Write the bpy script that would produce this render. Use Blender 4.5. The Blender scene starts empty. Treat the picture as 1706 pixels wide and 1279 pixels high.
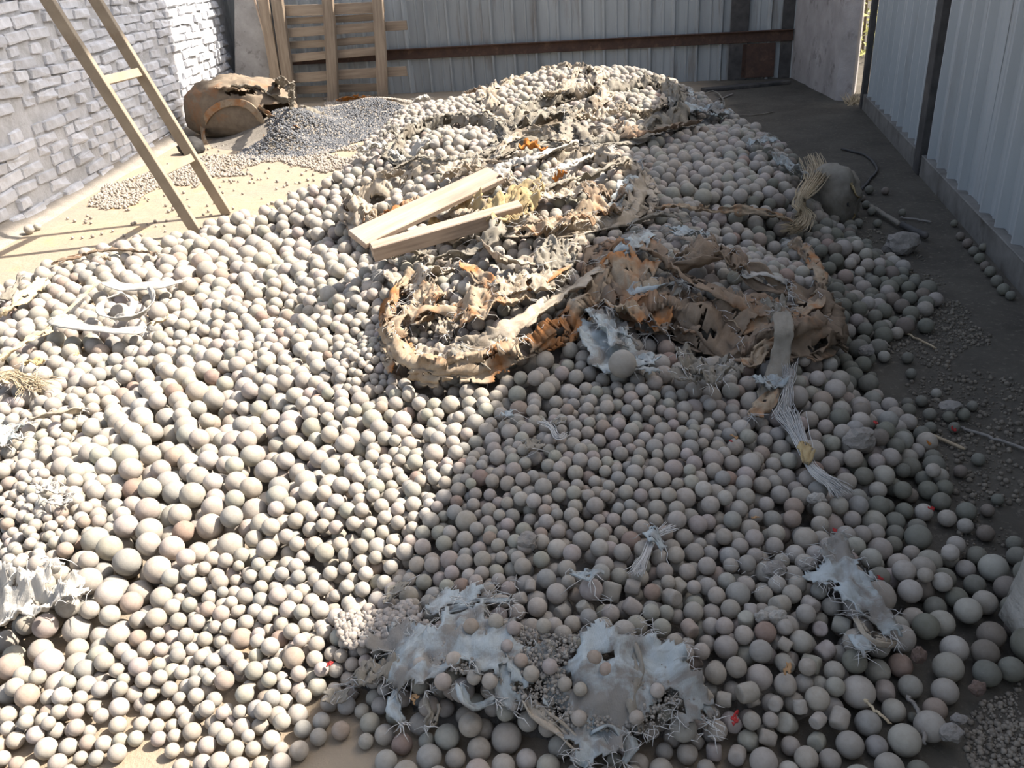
import bpy, bmesh, math, random, time
import numpy as np
from mathutils import Vector, Matrix, noise

rng = random.Random(7)
nr = np.random.RandomState(7)
SC = bpy.context.scene
COL = SC.collection

# ------------------------------------------------------------------ camera, sky, sun, exposure
F, DH, HC, ROLL = 1400.0, 700.0, 1.5, math.radians(4.0)
PIT = math.atan(DH / F)
_r0 = np.array([1., 0, 0]); FW = np.array([0, math.cos(PIT), -math.sin(PIT)]); _u0 = np.array([0, math.sin(PIT), math.cos(PIT)])
RT = math.cos(ROLL) * _r0 - math.sin(ROLL) * _u0
UP = math.sin(ROLL) * _r0 + math.cos(ROLL) * _u0
CAM = np.array([0, 0, HC])
cd = bpy.data.cameras.new('camera'); cam = bpy.data.objects.new('camera', cd); COL.objects.link(cam)
cd.sensor_width = 36.0; cd.lens = F / 1706 * 36; cd.clip_start = 0.05; cd.clip_end = 300
cam.matrix_world = Matrix(((RT[0], UP[0], -FW[0], 0), (RT[1], UP[1], -FW[1], 0), (RT[2], UP[2], -FW[2], HC), (0, 0, 0, 1)))
SC.camera = cam

SUN_AZ, SUN_EL = math.radians(12), math.radians(47)
SUN = np.array([math.cos(SUN_EL) * math.cos(SUN_AZ), math.cos(SUN_EL) * math.sin(SUN_AZ), math.sin(SUN_EL)])
sl = bpy.data.lights.new('sun', 'SUN'); so = bpy.data.objects.new('sun', sl); COL.objects.link(so)
sl.energy = 5.3; sl.angle = math.radians(0.6); sl.color = (1.0, 0.915, 0.81)
so.rotation_euler = Vector(SUN).to_track_quat('Z', 'Y').to_euler(); so.location = (20, 4, 20)
W = bpy.data.worlds.new('world'); SC.world = W; W.use_nodes = True
wn = W.node_tree.nodes; bg = wn['Background']
sky = wn.new('ShaderNodeTexSky'); sky.sky_type = 'NISHITA'; sky.sun_disc = False
sky.sun_elevation = SUN_EL; sky.sun_rotation = math.radians(90) - SUN_AZ
sky.air_density = 1.0; sky.dust_density = 4.0; sky.ozone_density = 1.0
hs = wn.new('ShaderNodeHueSaturation'); hs.inputs['Saturation'].default_value = 0.72
W.node_tree.links.new(sky.outputs[0], hs.inputs['Color']); W.node_tree.links.new(hs.outputs[0], bg.inputs[0])
bg.inputs[1].default_value = 0.125
SC.view_settings.view_transform = 'Standard'; SC.view_settings.look = 'None'
SC.view_settings.gamma = 1.0; SC.view_settings.use_curve_mapping = False
SC.view_settings.exposure = 1.22

# ------------------------------------------------------------------ picture <-> place
def ray(px, py): return FW + (px - 853) / F * RT - (py - 639.5) / F * UP
def G(px, py, z=0.0):
    d = ray(px, py); return CAM + d * ((z - HC) / d[2])
def PR(P):
    d = np.asarray(P, float) - CAM; w = d @ FW
    return 853 + F * (d @ RT) / w, 639.5 - F * (d @ UP) / w, F / w
def onplane(px, py, A, B):
    n = np.array([B[1] - A[1], A[0] - B[0]]); d = ray(px, py)
    t = n @ (np.array(A) - CAM[:2]) / (n @ d[:2]); return CAM + d * t

# ------------------------------------------------------------------ materials
def new_mat(name):
    m = bpy.data.materials.new(name); m.use_nodes = True
    nt = m.node_tree; b = nt.nodes['Principled BSDF']
    return m, nt, b
def N(nt, t, **kw):
    n = nt.nodes.new(t)
    for k, v in kw.items():
        if k.startswith('i_'): n.inputs[k[2:].replace('_', ' ')].default_value = v
        else: setattr(n, k, v)
    return n
def L(nt, a, b): nt.links.new(a, b)
def c4(c): return (c[0], c[1], c[2], 1.0)
def mix(nt, fac, a, b, mode='MIX'):
    n = nt.nodes.new('ShaderNodeMix'); n.data_type = 'RGBA'; n.blend_type = mode
    for s, v in ((0, fac), (6, a), (7, b)):
        if hasattr(v, 'links'): L(nt, v, n.inputs[s])
        else: n.inputs[s].default_value = v if s == 0 else c4(v)
    return n.outputs[2]
def ntex(nt, co, scale, detail=6, rough=0.6, dist=0.0):
    n = N(nt, 'ShaderNodeTexNoise'); n.inputs['Scale'].default_value = scale; n.inputs['Detail'].default_value = detail
    n.inputs['Roughness'].default_value = rough; n.inputs['Distortion'].default_value = dist
    if co is not None: L(nt, co, n.inputs['Vector'])
    return n.outputs['Fac']
def ramp(nt, x, a, b):
    n = N(nt, 'ShaderNodeMapRange'); n.inputs['From Min'].default_value = a; n.inputs['From Max'].default_value = b
    L(nt, x, n.inputs['Value']); return n.outputs['Result']
def bump(nt, b, h, strength=0.4, dist=0.01):
    n = N(nt, 'ShaderNodeBump'); n.inputs['Strength'].default_value = strength; n.inputs['Distance'].default_value = dist
    L(nt, h, n.inputs['Height']); L(nt, n.outputs[0], b.inputs['Normal'])
def coords(nt, kind='Object'):
    return N(nt, 'ShaderNodeTexCoord').outputs[kind]

def simple_mat(name, c1, c2, scale=8, rough=0.9, bs=0.3, bd=0.01, bscale=60, stretch=None, lo=0.35, hi=0.65, c3=None, s3=2.0, lo3=.55, hi3=.7, per_object=0.0, metal=0.0, kind='Object'):
    m, nt, b = new_mat(name); co = coords(nt, kind)
    if stretch:
        mp = N(nt, 'ShaderNodeMapping'); mp.inputs['Scale'].default_value = stretch; L(nt, co, mp.inputs['Vector']); co = mp.outputs[0]
    col = mix(nt, ramp(nt, ntex(nt, co, scale), lo, hi), c1, c2)
    if c3 is not None: col = mix(nt, ramp(nt, ntex(nt, co, s3, 5, .65), lo3, hi3), col, c3)
    if per_object:
        oi = N(nt, 'ShaderNodeObjectInfo'); hv = N(nt, 'ShaderNodeHueSaturation'); L(nt, col, hv.inputs['Color'])
        mr = N(nt, 'ShaderNodeMapRange'); mr.inputs['To Min'].default_value = 1 - per_object; mr.inputs['To Max'].default_value = 1 + per_object * .6
        L(nt, oi.outputs['Random'], mr.inputs['Value']); L(nt, mr.outputs[0], hv.inputs['Value']); col = hv.outputs[0]
    L(nt, col, b.inputs['Base Color']); b.inputs['Roughness'].default_value = rough; b.inputs['Metallic'].default_value = metal
    b.inputs['Specular IOR Level'].default_value = 0.25
    if bs: bump(nt, b, ntex(nt, co, bscale, 5, .65), bs, bd)
    return m

def ball_mat(name, src):
    m, nt, b = new_mat(name); co = coords(nt)
    if src == 'object': tint = N(nt, 'ShaderNodeObjectInfo').outputs['Color']
    else: tint = N(nt, 'ShaderNodeAttribute', attribute_type='INSTANCER', attribute_name='tint').outputs['Color']
    ofs = N(nt, 'ShaderNodeVectorMath', operation='MULTIPLY_ADD'); L(nt, tint, ofs.inputs[0])
    ofs.inputs[1].default_value = (91, 57, 73); L(nt, co, ofs.inputs[2]); v = ofs.outputs[0]
    dark = N(nt, 'ShaderNodeHueSaturation'); dark.inputs['Value'].default_value = 0.86; dark.inputs['Saturation'].default_value = 1.12; L(nt, tint, dark.inputs['Color'])
    col = mix(nt, ramp(nt, ntex(nt, v, 1.6, 6, .62), .42, .66), tint, dark.outputs[0])
    col = mix(nt, ramp(nt, ntex(nt, v, 4.0, 5, .7), .63, .78), col, (.33, .27, .225))
    L(nt, col, b.inputs['Base Color']); b.inputs['Roughness'].default_value = 0.88; b.inputs['Specular IOR Level'].default_value = 0.2
    bump(nt, b, ntex(nt, v, 7, 6, .7), .14, .06)
    return m
M = {}
M['ball'] = ball_mat('dusty_steel', 'object'); M['ball_i'] = ball_mat('dusty_steel_heap', 'inst')
M['dust'] = simple_mat('grey_dust', (.27, .245, .21), (.19, .17, .145), 9, .95, .7, .012, 120, c3=(.13, .115, .095), s3=30)
M['grit'] = ball_mat('grit', 'inst')
M['mortar'] = simple_mat('mortar', (.54, .543, .555), (.40, .40, .40), 10, .95, .7, .02, 40)
M['brick'] = simple_mat('whitewashed_brick', (.66, .672, .70), (.52, .53, .555), 9, .92, .6, .012, 55, c3=(.42, .38, .35), s3=5.0, lo3=.60, hi3=.72, per_object=.16)
M['plaster'] = simple_mat('grey_plaster', (.36, .35, .34), (.25, .24, .23), 4, .92, .5, .015, 30, c3=(.16, .15, .145), s3=7, lo3=.56, hi3=.70)
M['conc'] = simple_mat('pale_concrete', (.40, .375, .33), (.27, .25, .22), 6, .92, .7, .012, 45, c3=(.50, .47, .41), s3=3)
M['tin'] = simple_mat('grey_tin', (.43, .455, .46), (.385, .41, .415), 2, .5, .05, .004, 25, stretch=(3, 3, .5), c3=(.31, .305, .29), s3=1.2, lo3=.55, hi3=.78, per_object=.10)
M['tin_old'] = simple_mat('weathered_tin', (.40, .42, .415), (.33, .345, .34), 2, .6, .10, .004, 25, stretch=(4, 4, .5), c3=(.225, .20, .175), s3=1.6, lo3=.56, hi3=.74, per_object=.20)
M['rust'] = simple_mat('rusty_steel', (.105, .062, .045), (.065, .042, .034), 12, .85, .4, .006, 80, c3=(.17, .105, .072), s3=6)
M['darksteel'] = simple_mat('dark_steel', (.085, .08, .075), (.05, .047, .045), 9, .7, .2, .004, 60, c3=(.13, .115, .10), s3=3)
M['railsteel'] = simple_mat('grey_rail', (.22, .21, .19), (.14, .13, .115), 6, .7, .2, .004, 60, c3=(.10, .085, .07), s3=4)
M['wood'] = simple_mat('old_wood', (.32, .26, .195), (.22, .17, .125), 5, .85, .35, .006, 40, stretch=(.5, 6, 6), c3=(.19, .15, .115), s3=2.4, lo3=.58, hi3=.74, per_object=.15)
M['woodv'] = simple_mat('old_wood_upright', (.40, .315, .225), (.27, .20, .14), 5, .85, .35, .006, 40, stretch=(6, 6, .5), c3=(.19, .15, .115), s3=2.4, lo3=.58, hi3=.74, per_object=.15)
M['plank'] = simple_mat('pale_plank', (.47, .375, .29), (.34, .26, .20), 5, .85, .35, .005, 40, stretch=(.6, 7, 7), c3=(.25, .20, .16), s3=2.0)
M['ladder'] = simple_mat('ladder_steel', (.33, .275, .205), (.25, .205, .15), 6, .7, .12, .003, 50, c3=(.24, .17, .11), s3=5, lo3=.62, hi3=.75)
def cloth_mat(name, c1, c2, c3, s3=3.0, lo3=.5, hi3=.62, trans=.15, weave=True):
    m, nt, b = new_mat(name); co = coords(nt)
    col = mix(nt, ramp(nt, ntex(nt, co, 14, 6, .65), .35, .68), c1, c2)
    col = mix(nt, ramp(nt, ntex(nt, co, s3, 5, .62, .6), lo3, hi3), col, c3)
    L(nt, col, b.inputs['Base Color']); b.inputs['Roughness'].default_value = .95; b.inputs['Specular IOR Level'].default_value = .15
    h = ntex(nt, co, 70, 6, .7)
    if weave:
        w1 = N(nt, 'ShaderNodeTexWave', bands_direction='X'); w1.inputs['Scale'].default_value = 160; w1.inputs['Distortion'].default_value = 2.5; L(nt, co, w1.inputs['Vector'])
        ma = N(nt, 'ShaderNodeMath', operation='MULTIPLY_ADD'); L(nt, w1.outputs['Fac'], ma.inputs[0]); ma.inputs[1].default_value = .12; L(nt, h, ma.inputs[2]); h = ma.outputs[0]
    bump(nt, b, h, .55, .008)
    tr = N(nt, 'ShaderNodeBsdfTranslucent'); L(nt, col, tr.inputs['Color'])
    mx = N(nt, 'ShaderNodeMixShader'); mx.inputs[0].default_value = trans
    L(nt, b.outputs[0], mx.inputs[1]); L(nt, tr.outputs[0], mx.inputs[2]); L(nt, mx.outputs[0], nt.nodes['Material Output'].inputs['Surface'])
    return m
M['cloth'] = cloth_mat('dusty_woven_cloth', (.57, .495, .395), (.38, .32, .245), (.25, .205, .155), 4.0)
M['cloth_or'] = cloth_mat('stained_woven_cloth', (.50, .41, .30), (.31, .225, .15), (.45, .205, .08), 4.5, .47, .62)
M['cloth_br'] = cloth_mat('brown_woven_cloth', (.33, .255, .185), (.235, .175, .125), (.40, .22, .12), 3.0, .52, .68)
M['cloth_gr'] = cloth_mat('olive_grey_cloth', (.35, .32, .265), (.25, .225, .185), (.19, .165, .13), 3.5)
M['orange'] = cloth_mat('orange_cloth', (.55, .23, .06), (.42, .17, .05), (.36, .22, .13), 6.0)
M['yellow'] = cloth_mat('ochre_cloth', (.56, .44, .24), (.42, .31, .16), (.36, .29, .2), 5.0)
M['blue'] = cloth_mat('pale_blue_plastic', (.52, .575, .58), (.42, .455, .45), (.29, .27, .24), 9.0, .44, .58, .15)
M['white'] = cloth_mat('white_strap', (.54, .52, .48), (.44, .42, .38), (.36, .33, .29), 4.0, .6, .75, .15)
M['thread'] = simple_mat('pale_threads', (.56, .55, .52), (.45, .44, .42), 9, .9, 0)
M['straw'] = simple_mat('dry_straw', (.52, .43, .29), (.38, .30, .20), 9, .9, 0)
M['red'] = simple_mat('red_plastic', (.42, .03, .028), (.28, .03, .03), 9, .5, 0)
M['leaf'] = simple_mat('dead_leaf', (.42, .25, .12), (.30, .18, .09), 9, .8, .2)
M['redrock'] = simple_mat('reddish_rock', (.20, .14, .11), (.13, .095, .08), 9, .95, .7, .02, 30)
M['rock'] = simple_mat('grey_rock', (.30, .275, .245), (.20, .185, .165), 9, .95, .7, .02, 30, c3=(.37, .34, .30), s3=5)
M['green'] = simple_mat('bush_leaf', (.46, .47, .13), (.60, .55, .22), 20, .6, 0, per_object=.2)
M['black'] = simple_mat('black_rubber', (.03, .03, .03), (.045, .042, .04), 9, .7, .1)

def floor_mat():
    m, nt, b = new_mat('yard_floor'); co = coords(nt)
    sx = N(nt, 'ShaderNodeSeparateXYZ'); L(nt, co, sx.inputs[0])
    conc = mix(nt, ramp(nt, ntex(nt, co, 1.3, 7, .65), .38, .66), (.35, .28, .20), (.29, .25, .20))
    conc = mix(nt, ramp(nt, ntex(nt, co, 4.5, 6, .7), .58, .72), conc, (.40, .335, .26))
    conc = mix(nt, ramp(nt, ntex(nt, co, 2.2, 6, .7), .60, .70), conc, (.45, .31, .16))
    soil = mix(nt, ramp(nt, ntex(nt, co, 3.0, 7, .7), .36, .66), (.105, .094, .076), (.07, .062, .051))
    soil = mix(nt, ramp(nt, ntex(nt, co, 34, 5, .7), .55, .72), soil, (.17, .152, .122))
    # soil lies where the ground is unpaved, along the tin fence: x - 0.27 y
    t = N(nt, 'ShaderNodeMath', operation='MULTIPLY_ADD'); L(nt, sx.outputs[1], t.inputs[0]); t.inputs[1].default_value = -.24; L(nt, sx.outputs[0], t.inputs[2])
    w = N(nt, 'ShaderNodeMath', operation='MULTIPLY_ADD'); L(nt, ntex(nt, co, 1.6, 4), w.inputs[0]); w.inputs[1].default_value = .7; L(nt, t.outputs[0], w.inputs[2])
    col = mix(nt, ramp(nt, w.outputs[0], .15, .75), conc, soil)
    L(nt, col, b.inputs['Base Color']); b.inputs['Roughness'].default_value = .95; b.inputs['Specular IOR Level'].default_value = .15
    h = N(nt, 'ShaderNodeMath', operation='MULTIPLY_ADD'); L(nt, ntex(nt, co, 60, 6, .7), h.inputs[0]); h.inputs[1].default_value = .35; L(nt, ntex(nt, co, 7, 6, .6), h.inputs[2])
    bump(nt, b, h.outputs[0], .55, .03)
    return m
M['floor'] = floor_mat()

# ------------------------------------------------------------------ object helpers
def link(name, me, mat=None, parent=None):
    o = bpy.data.objects.new(name, me); COL.objects.link(o)
    if mat is not None and me is not None and not me.materials: me.materials.append(mat)
    if parent is not None: o.parent = parent
    return o
def mesh(name, v, f, smooth=False):
    me = bpy.data.meshes.new(name); me.from_pydata([tuple(map(float, p)) for p in v], [], f); me.update()
    if smooth: me.polygons.foreach_set('use_smooth', [True] * len(me.polygons))
    return me
def tag(o, label=None, cat=None, group=None, kind=None):
    for k, val in (('label', label), ('category', cat), ('group', group), ('kind', kind)):
        if val: o[k] = val
    return o
def empty(name, loc=(0, 0, 0)):
    o = bpy.data.objects.new(name, None); o.empty_display_size = .1; COL.objects.link(o); o.location = loc; return o
def put(o, root):
    """parent o (built in world coordinates) to root without moving it"""
    o.parent = root; o.matrix_parent_inverse = Matrix.Translation(root.location).inverted(); return o
def bm_mesh(bm, name, smooth=False):
    me = bpy.data.meshes.new(name); bm.to_mesh(me); bm.free()
    if smooth: me.polygons.foreach_set('use_smooth', [True] * len(me.polygons))
    return me
def box_bm(sx, sy, sz, bev=0.0, jit=0.0, seed=0, seg=1):
    bm = bmesh.new(); bmesh.ops.create_cube(bm, size=1.0)
    bmesh.ops.scale(bm, vec=(sx, sy, sz), verts=bm.verts)
    if bev: bmesh.ops.bevel(bm, geom=list(bm.edges), offset=bev, segments=seg, affect='EDGES', profile=.6)
    if jit:
        r = random.Random(seed)
        for v in bm.verts: v.co += Vector((r.uniform(-jit, jit), r.uniform(-jit, jit), r.uniform(-jit, jit)))
    return bm
def beam(name, a, b, w, h, mat, parent=None, bev=.004, updir=(0, 0, 1), cuts=8, warp=0.0, seed=0):
    """a bar of width w and thickness h from a to b; local X runs along it, the object sits at its middle"""
    a, b = Vector(a), Vector(b); d = b - a; ln = d.length; x = d.normalized()
    z = Vector(updir); z = (z - x * z.dot(x)).normalized(); y = z.cross(x)
    bm = box_bm(ln, w, h, bev)
    if warp:
        es = [e for e in bm.edges if abs((e.verts[0].co - e.verts[1].co).x) > ln * .5]
        bmesh.ops.subdivide_edges(bm, edges=es, cuts=cuts)
        for v in bm.verts:
            n = noise.noise_vector(Vector((v.co.x * 1.3 + seed, seed * 3.1, 0))); v.co.y += n.y * warp; v.co.z += n.z * warp
            n2 = noise.noise_vector(v.co * 9 + Vector((seed, 0, 0))); v.co += n2 * warp * .18
    o = link(name, bm_mesh(bm, name), mat)
    mw = Matrix(((x.x, y.x, z.x, 0), (x.y, y.y, z.y, 0), (x.z, y.z, z.z, 0), (0, 0, 0, 1))); mw.translation = (a + b) / 2
    if parent is not None:
        o.parent = parent; o.matrix_basis = Matrix.Translation(parent.location).inverted() @ mw
    else: o.matrix_basis = mw
    return o
def catmull(P, n, closed=False):
    P = [np.asarray(p, float) for p in P]; m = len(P); out = []
    segs = m if closed else m - 1
    for i in range(n):
        t = i / n * segs if closed else i / (n - 1) * segs
        k = min(int(t), segs - 1); u = t - k
        if closed: p0, p1, p2, p3 = P[(k - 1) % m], P[k % m], P[(k + 1) % m], P[(k + 2) % m]
        else: p0, p1, p2, p3 = P[max(k - 1, 0)], P[k], P[k + 1], P[min(k + 2, m - 1)]
        out.append(.5 * ((2 * p1) + (-p0 + p2) * u + (2 * p0 - 5 * p1 + 4 * p2 - p3) * u * u + (-p0 + 3 * p1 - 3 * p2 + p3) * u ** 3))
    return out
def nz(x, y, z=0.0): return noise.noise(Vector((x, y, z)))
def ridged(x, y, z=0.0): return 1 - 2 * abs(noise.noise(Vector((x, y, z))))
def solid(o, t=.004):
    md = o.modifiers.new('thickness', 'SOLIDIFY'); md.thickness = t; md.offset = 0; return o
def tubes_mesh(name, paths, r, sides=4):
    v, f = [], []
    for pts in paths:
        pts = [Vector(p) for p in pts]; base = len(v); n = len(pts)
        for i, p in enumerate(pts):
            t = (pts[min(i + 1, n - 1)] - pts[max(i - 1, 0)]).normalized()
            s = t.cross(Vector((.3, .2, 1))).normalized(); u = s.cross(t); rr = r * (1 if i < n - 1 else .5)
            for k in range(sides):
                a = 2 * math.pi * k / sides; v.append(p + s * math.cos(a) * rr + u * math.sin(a) * rr)
        for i in range(n - 1):
            for k in range(sides):
                a, b = base + i * sides + k, base + i * sides + (k + 1) % sides
                f.append((a, b, b + sides, a + sides))
        f.append(tuple(base + k for k in range(sides))[::-1]); f.append(tuple(base + (n - 1) * sides + k for k in range(sides)))
    return mesh(name, v, f, True)
def rough_ball_bm(rad, sub, amp, freq, seed, scale=(1, 1, 1), flat=0.0):
    bm = bmesh.new(); bmesh.ops.create_icosphere(bm, subdivisions=sub, radius=1.0)
    for v in bm.verts:
        p = v.co.copy(); n = noise.fractal(p * freq + Vector((seed * 7.3, seed * 1.7, 0)), .9, 2.0, 4)
        q = p * (1 + amp * n)
        v.co = Vector((q.x * scale[0], q.y * scale[1], q.z * scale[2])) * rad
    return bm

# ------------------------------------------------------------------ the lie of the heap (height and ball size over the yard)
RES = 0.025; X0, X1, Y0, Y1 = -4.2, 4.6, 0.4, 12.4
gx = np.arange(X0, X1, RES); gy = np.arange(Y0, Y1, RES); GX, GY = np.meshgrid(gx, gy)
def sample(A, x, y):
    i = int((x - X0) / RES); j = int((y - Y0) / RES)
    return A[min(max(j, 0), A.shape[0] - 1), min(max(i, 0), A.shape[1] - 1)]
def poly_dist(poly, PX=None, PY=None):
    PX = GX if PX is None else PX; PY = GY if PY is None else PY
    ins = np.zeros(PX.shape, bool); dm = np.full(PX.shape, 1e9); n = len(poly)
    for i in range(n):
        (ax, ay), (bx, by) = poly[i], poly[(i + 1) % n]
        c = ((ay > PY) != (by > PY)); den = (by - ay) if abs(by - ay) > 1e-9 else 1e-9
        ins ^= c & (PX < (bx - ax) * (PY - ay) / den + ax)
        ex, ey = bx - ax, by - ay; t = np.clip(((PX - ax) * ex + (PY - ay) * ey) / (ex * ex + ey * ey + 1e-12), 0, 1)
        dm = np.minimum(dm, (PX - ax - t * ex) ** 2 + (PY - ay - t * ey) ** 2)
    d = np.sqrt(dm); return np.where(ins, d, -d)
EDGE = [(-90, 1340), (-90, 545), (0, 490), (80, 452), (180, 424), (300, 408), (345, 390), (430, 375), (510, 350), (555, 325), (575, 285), (612, 240), (660, 212), (745, 192), (800, 178), (866, 158), (960, 158), (1080, 170), (1150, 185), (1230, 215), (1300, 250), (1390, 330), (1400, 372), (1440, 420), (1520, 462), (1560, 520), (1530, 560), (1470, 590), (1440, 640), (1480, 690), (1560, 760), (1590, 830), (1540, 880), (1520, 930), (1600, 940), (1700, 955), (1760, 1010), (1700, 1120), (1610, 1180), (1545, 1215), (1540, 1330), (660, 1340), (610, 1262), (540, 1240), (470, 1310), (330, 1330), (250, 1262), (150, 1280), (100, 1340)]
edge_w = [tuple(G(*p)[:2]) for p in EDGE]
DE = poly_dist(edge_w)
HPTS = [(200, 560, .06), (60, 600, .05), (100, 700, .08), (300, 700, .11), (450, 520, .10), (450, 800, .14), (350, 470, .06), (450, 430, .06), (120, 490, .04), (300, 560, .08), (200, 900, .13), (60, 850, .12), (100, 1100, .07), (300, 1100, .05), (500, 1000, .08), (600, 800, .17), (650, 650, .20), (560, 560, .17), (520, 410, .09), (580, 440, .18), (610, 350, .24), (700, 300, .42), (650, 260, .34), (740, 225, .46), (900, 330, .48), (900, 270, .46), (800, 460, .40), (690, 560, .26), (880, 560, .30), (1000, 560, .28), (1037, 630, .24), (900, 750, .22), (1100, 750, .20), (1300, 700, .15), (1400, 800, .11), (1500, 900, .08), (1550, 1050, .06), (1300, 1000, .14), (900, 930, .19), (800, 1080, .20), (1000, 1120, .18), (1200, 1200, .10), (700, 1200, .07), (860, 1240, .08), (1000, 1250, .12), (620, 1200, .04), (1200, 440, .40), (1310, 470, .34), (1200, 300, .38), (1100, 280, .40), (1350, 400, .16), (1440, 480, .06), (1250, 580, .20), (1120, 590, .20), (930, 120, .52), (1050, 165, .46), (880, 145, .44), (790, 170, .22), (1150, 210, .26), (1000, 215, .40), (900, 200, .40), (1000, 300, .46), (1000, 400, .42), (680, 450, .30), (1480, 1180, .06), (1560, 560, .03)]
hp = np.array([list(G(a, b, c)[:2]) + [c] for a, b, c in HPTS])
num = np.zeros(GX.shape); den = np.zeros(GX.shape)
for x, y, z in hp:
    w = 1.0 / ((GX - x) ** 2 + (GY - y) ** 2 + .02) ** 1.7; num += w * z; den += w
TARGET = num / den
SM = np.clip(DE / (.12 + 1.1 * TARGET), 0, 1); SM = SM * SM * (3 - 2 * SM)
TARGET = np.where(DE > 0, np.maximum(TARGET * SM, .0), 0)
SIZES = [(50, 560, 26), (200, 500, 26), (400, 420, 27), (480, 430, 26), (560, 500, 24), (250, 650, 34), (100, 640, 28), (40, 700, 18), (60, 800, 18), (60, 880, 19), (120, 770, 36), (200, 750, 38), (350, 720, 35), (450, 700, 33), (300, 870, 42), (180, 930, 46), (420, 820, 38), (520, 620, 30), (600, 690, 28), (625, 600, 15), (640, 580, 13), (690, 720, 24), (500, 900, 28), (620, 850, 25), (350, 980, 24), (180, 1010, 38), (90, 1040, 42), (250, 1100, 25), (100, 1180, 26), (400, 1100, 27), (500, 1050, 27), (620, 960, 27), (300, 1220, 26), (560, 1200, 31), (720, 1000, 29), (640, 1080, 22), (800, 800, 23), (900, 700, 22), (1000, 720, 22), (1100, 700, 24), (1000, 830, 23), (850, 880, 25), (800, 640, 27), (900, 600, 27), (950, 930, 33), (1100, 900, 30), (1200, 800, 28), (1300, 830, 31), (1250, 950, 33), (1100, 1000, 31), (800, 1080, 27), (780, 1240, 42), (700, 1220, 36), (880, 1230, 36), (1000, 1060, 29), (1150, 1120, 30), (1250, 1180, 34), (1350, 1100, 34), (1450, 1150, 40), (1550, 1000, 39), (1600, 1080, 44), (1480, 1230, 44), (1500, 850, 33), (1450, 750, 31), (1400, 650, 29), (1350, 560, 30), (1150, 580, 31), (1250, 600, 27), (1450, 520, 25), (1500, 480, 25), (1200, 420, 23), (1100, 300, 23), (1250, 300, 21), (1180, 260, 21), (1150, 215, 18), (750, 220, 17), (690, 190, 14), (650, 230, 12), (900, 300, 18), (650, 310, 20), (600, 380, 22), (850, 400, 22), (760, 420, 22), (1000, 300, 20), (700, 480, 23), (900, 500, 23), (1000, 430, 23), (940, 140, 13), (1050, 160, 14), (1000, 190, 14), (850, 560, 25), (700, 600, 19)]
def onheap(px, py):
    z = .1
    for _ in range(25):
        p = G(px, py, z); z = .5 * z + .5 * float(sample(TARGET, p[0], p[1]))
    return G(px, py, z)
num = np.zeros(GX.shape); den = np.zeros(GX.shape)
for a, b, d in SIZES:
    p = onheap(a, b); r = d * .5 / PR(p)[2]
    w = 1.0 / ((GX - p[0]) ** 2 + (GY - p[1]) ** 2 + .004) ** 2; num += w * r; den += w
RAD = np.clip(num / den, .012, .062)

# ------------------------------------------------------------------ rims of the torn bags (they keep balls off their walls)
RIMS = {
 'front': [(648, 520, .32), (668, 470, .34), (720, 430, .38), (800, 405, .42), (880, 395, .44), (960, 390, .44), (1010, 415, .42), (1000, 460, .40), (955, 505, .38), (900, 548, .36), (850, 572, .34), (770, 592, .33), (690, 588, .32), (658, 560, .31)],
 'mid': [(588, 312, .34), (640, 286, .40), (730, 274, .46), (800, 268, .48), (870, 258, .50), (960, 248, .50), (1040, 262, .50), (1062, 300, .48), (1040, 345, .46), (980, 366, .46), (890, 362, .46), (790, 356, .46), (700, 352, .42), (620, 350, .36)],
 'round': [(664, 246, .40), (680, 212, .44), (720, 196, .47), (770, 190, .48), (815, 196, .48), (838, 222, .46), (820, 252, .43), (760, 264, .42), (700, 264, .40)],
 'back': [(822, 186, .36), (826, 150, .42), (860, 122, .50), (920, 102, .55), (975, 112, .54), (1000, 148, .50), (960, 178, .48), (880, 192, .46)],
 'far_right': [(852, 205, .44), (880, 172, .47), (960, 150, .50), (1050, 132, .50), (1105, 132, .48), (1125, 165, .46), (1095, 200, .42), (1040, 225, .42), (970, 232, .42), (900, 225, .42)],
 'brown': [(1012, 440, .38), (1062, 402, .42), (1140, 376, .43), (1230, 365, .43), (1310, 390, .41), (1358, 430, .38), (1374, 485, .34), (1345, 530, .31), (1280, 536, .32), (1210, 520, .34), (1130, 492, .36), (1060, 490, .36), (1020, 480, .36)],
}
ARCS = {'brown': (.40, 1.05), 'front': (.45, 1.10)}
RIMW = {k: catmull([G(*p) for p in v], 140, True) for k, v in RIMS.items()}

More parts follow.
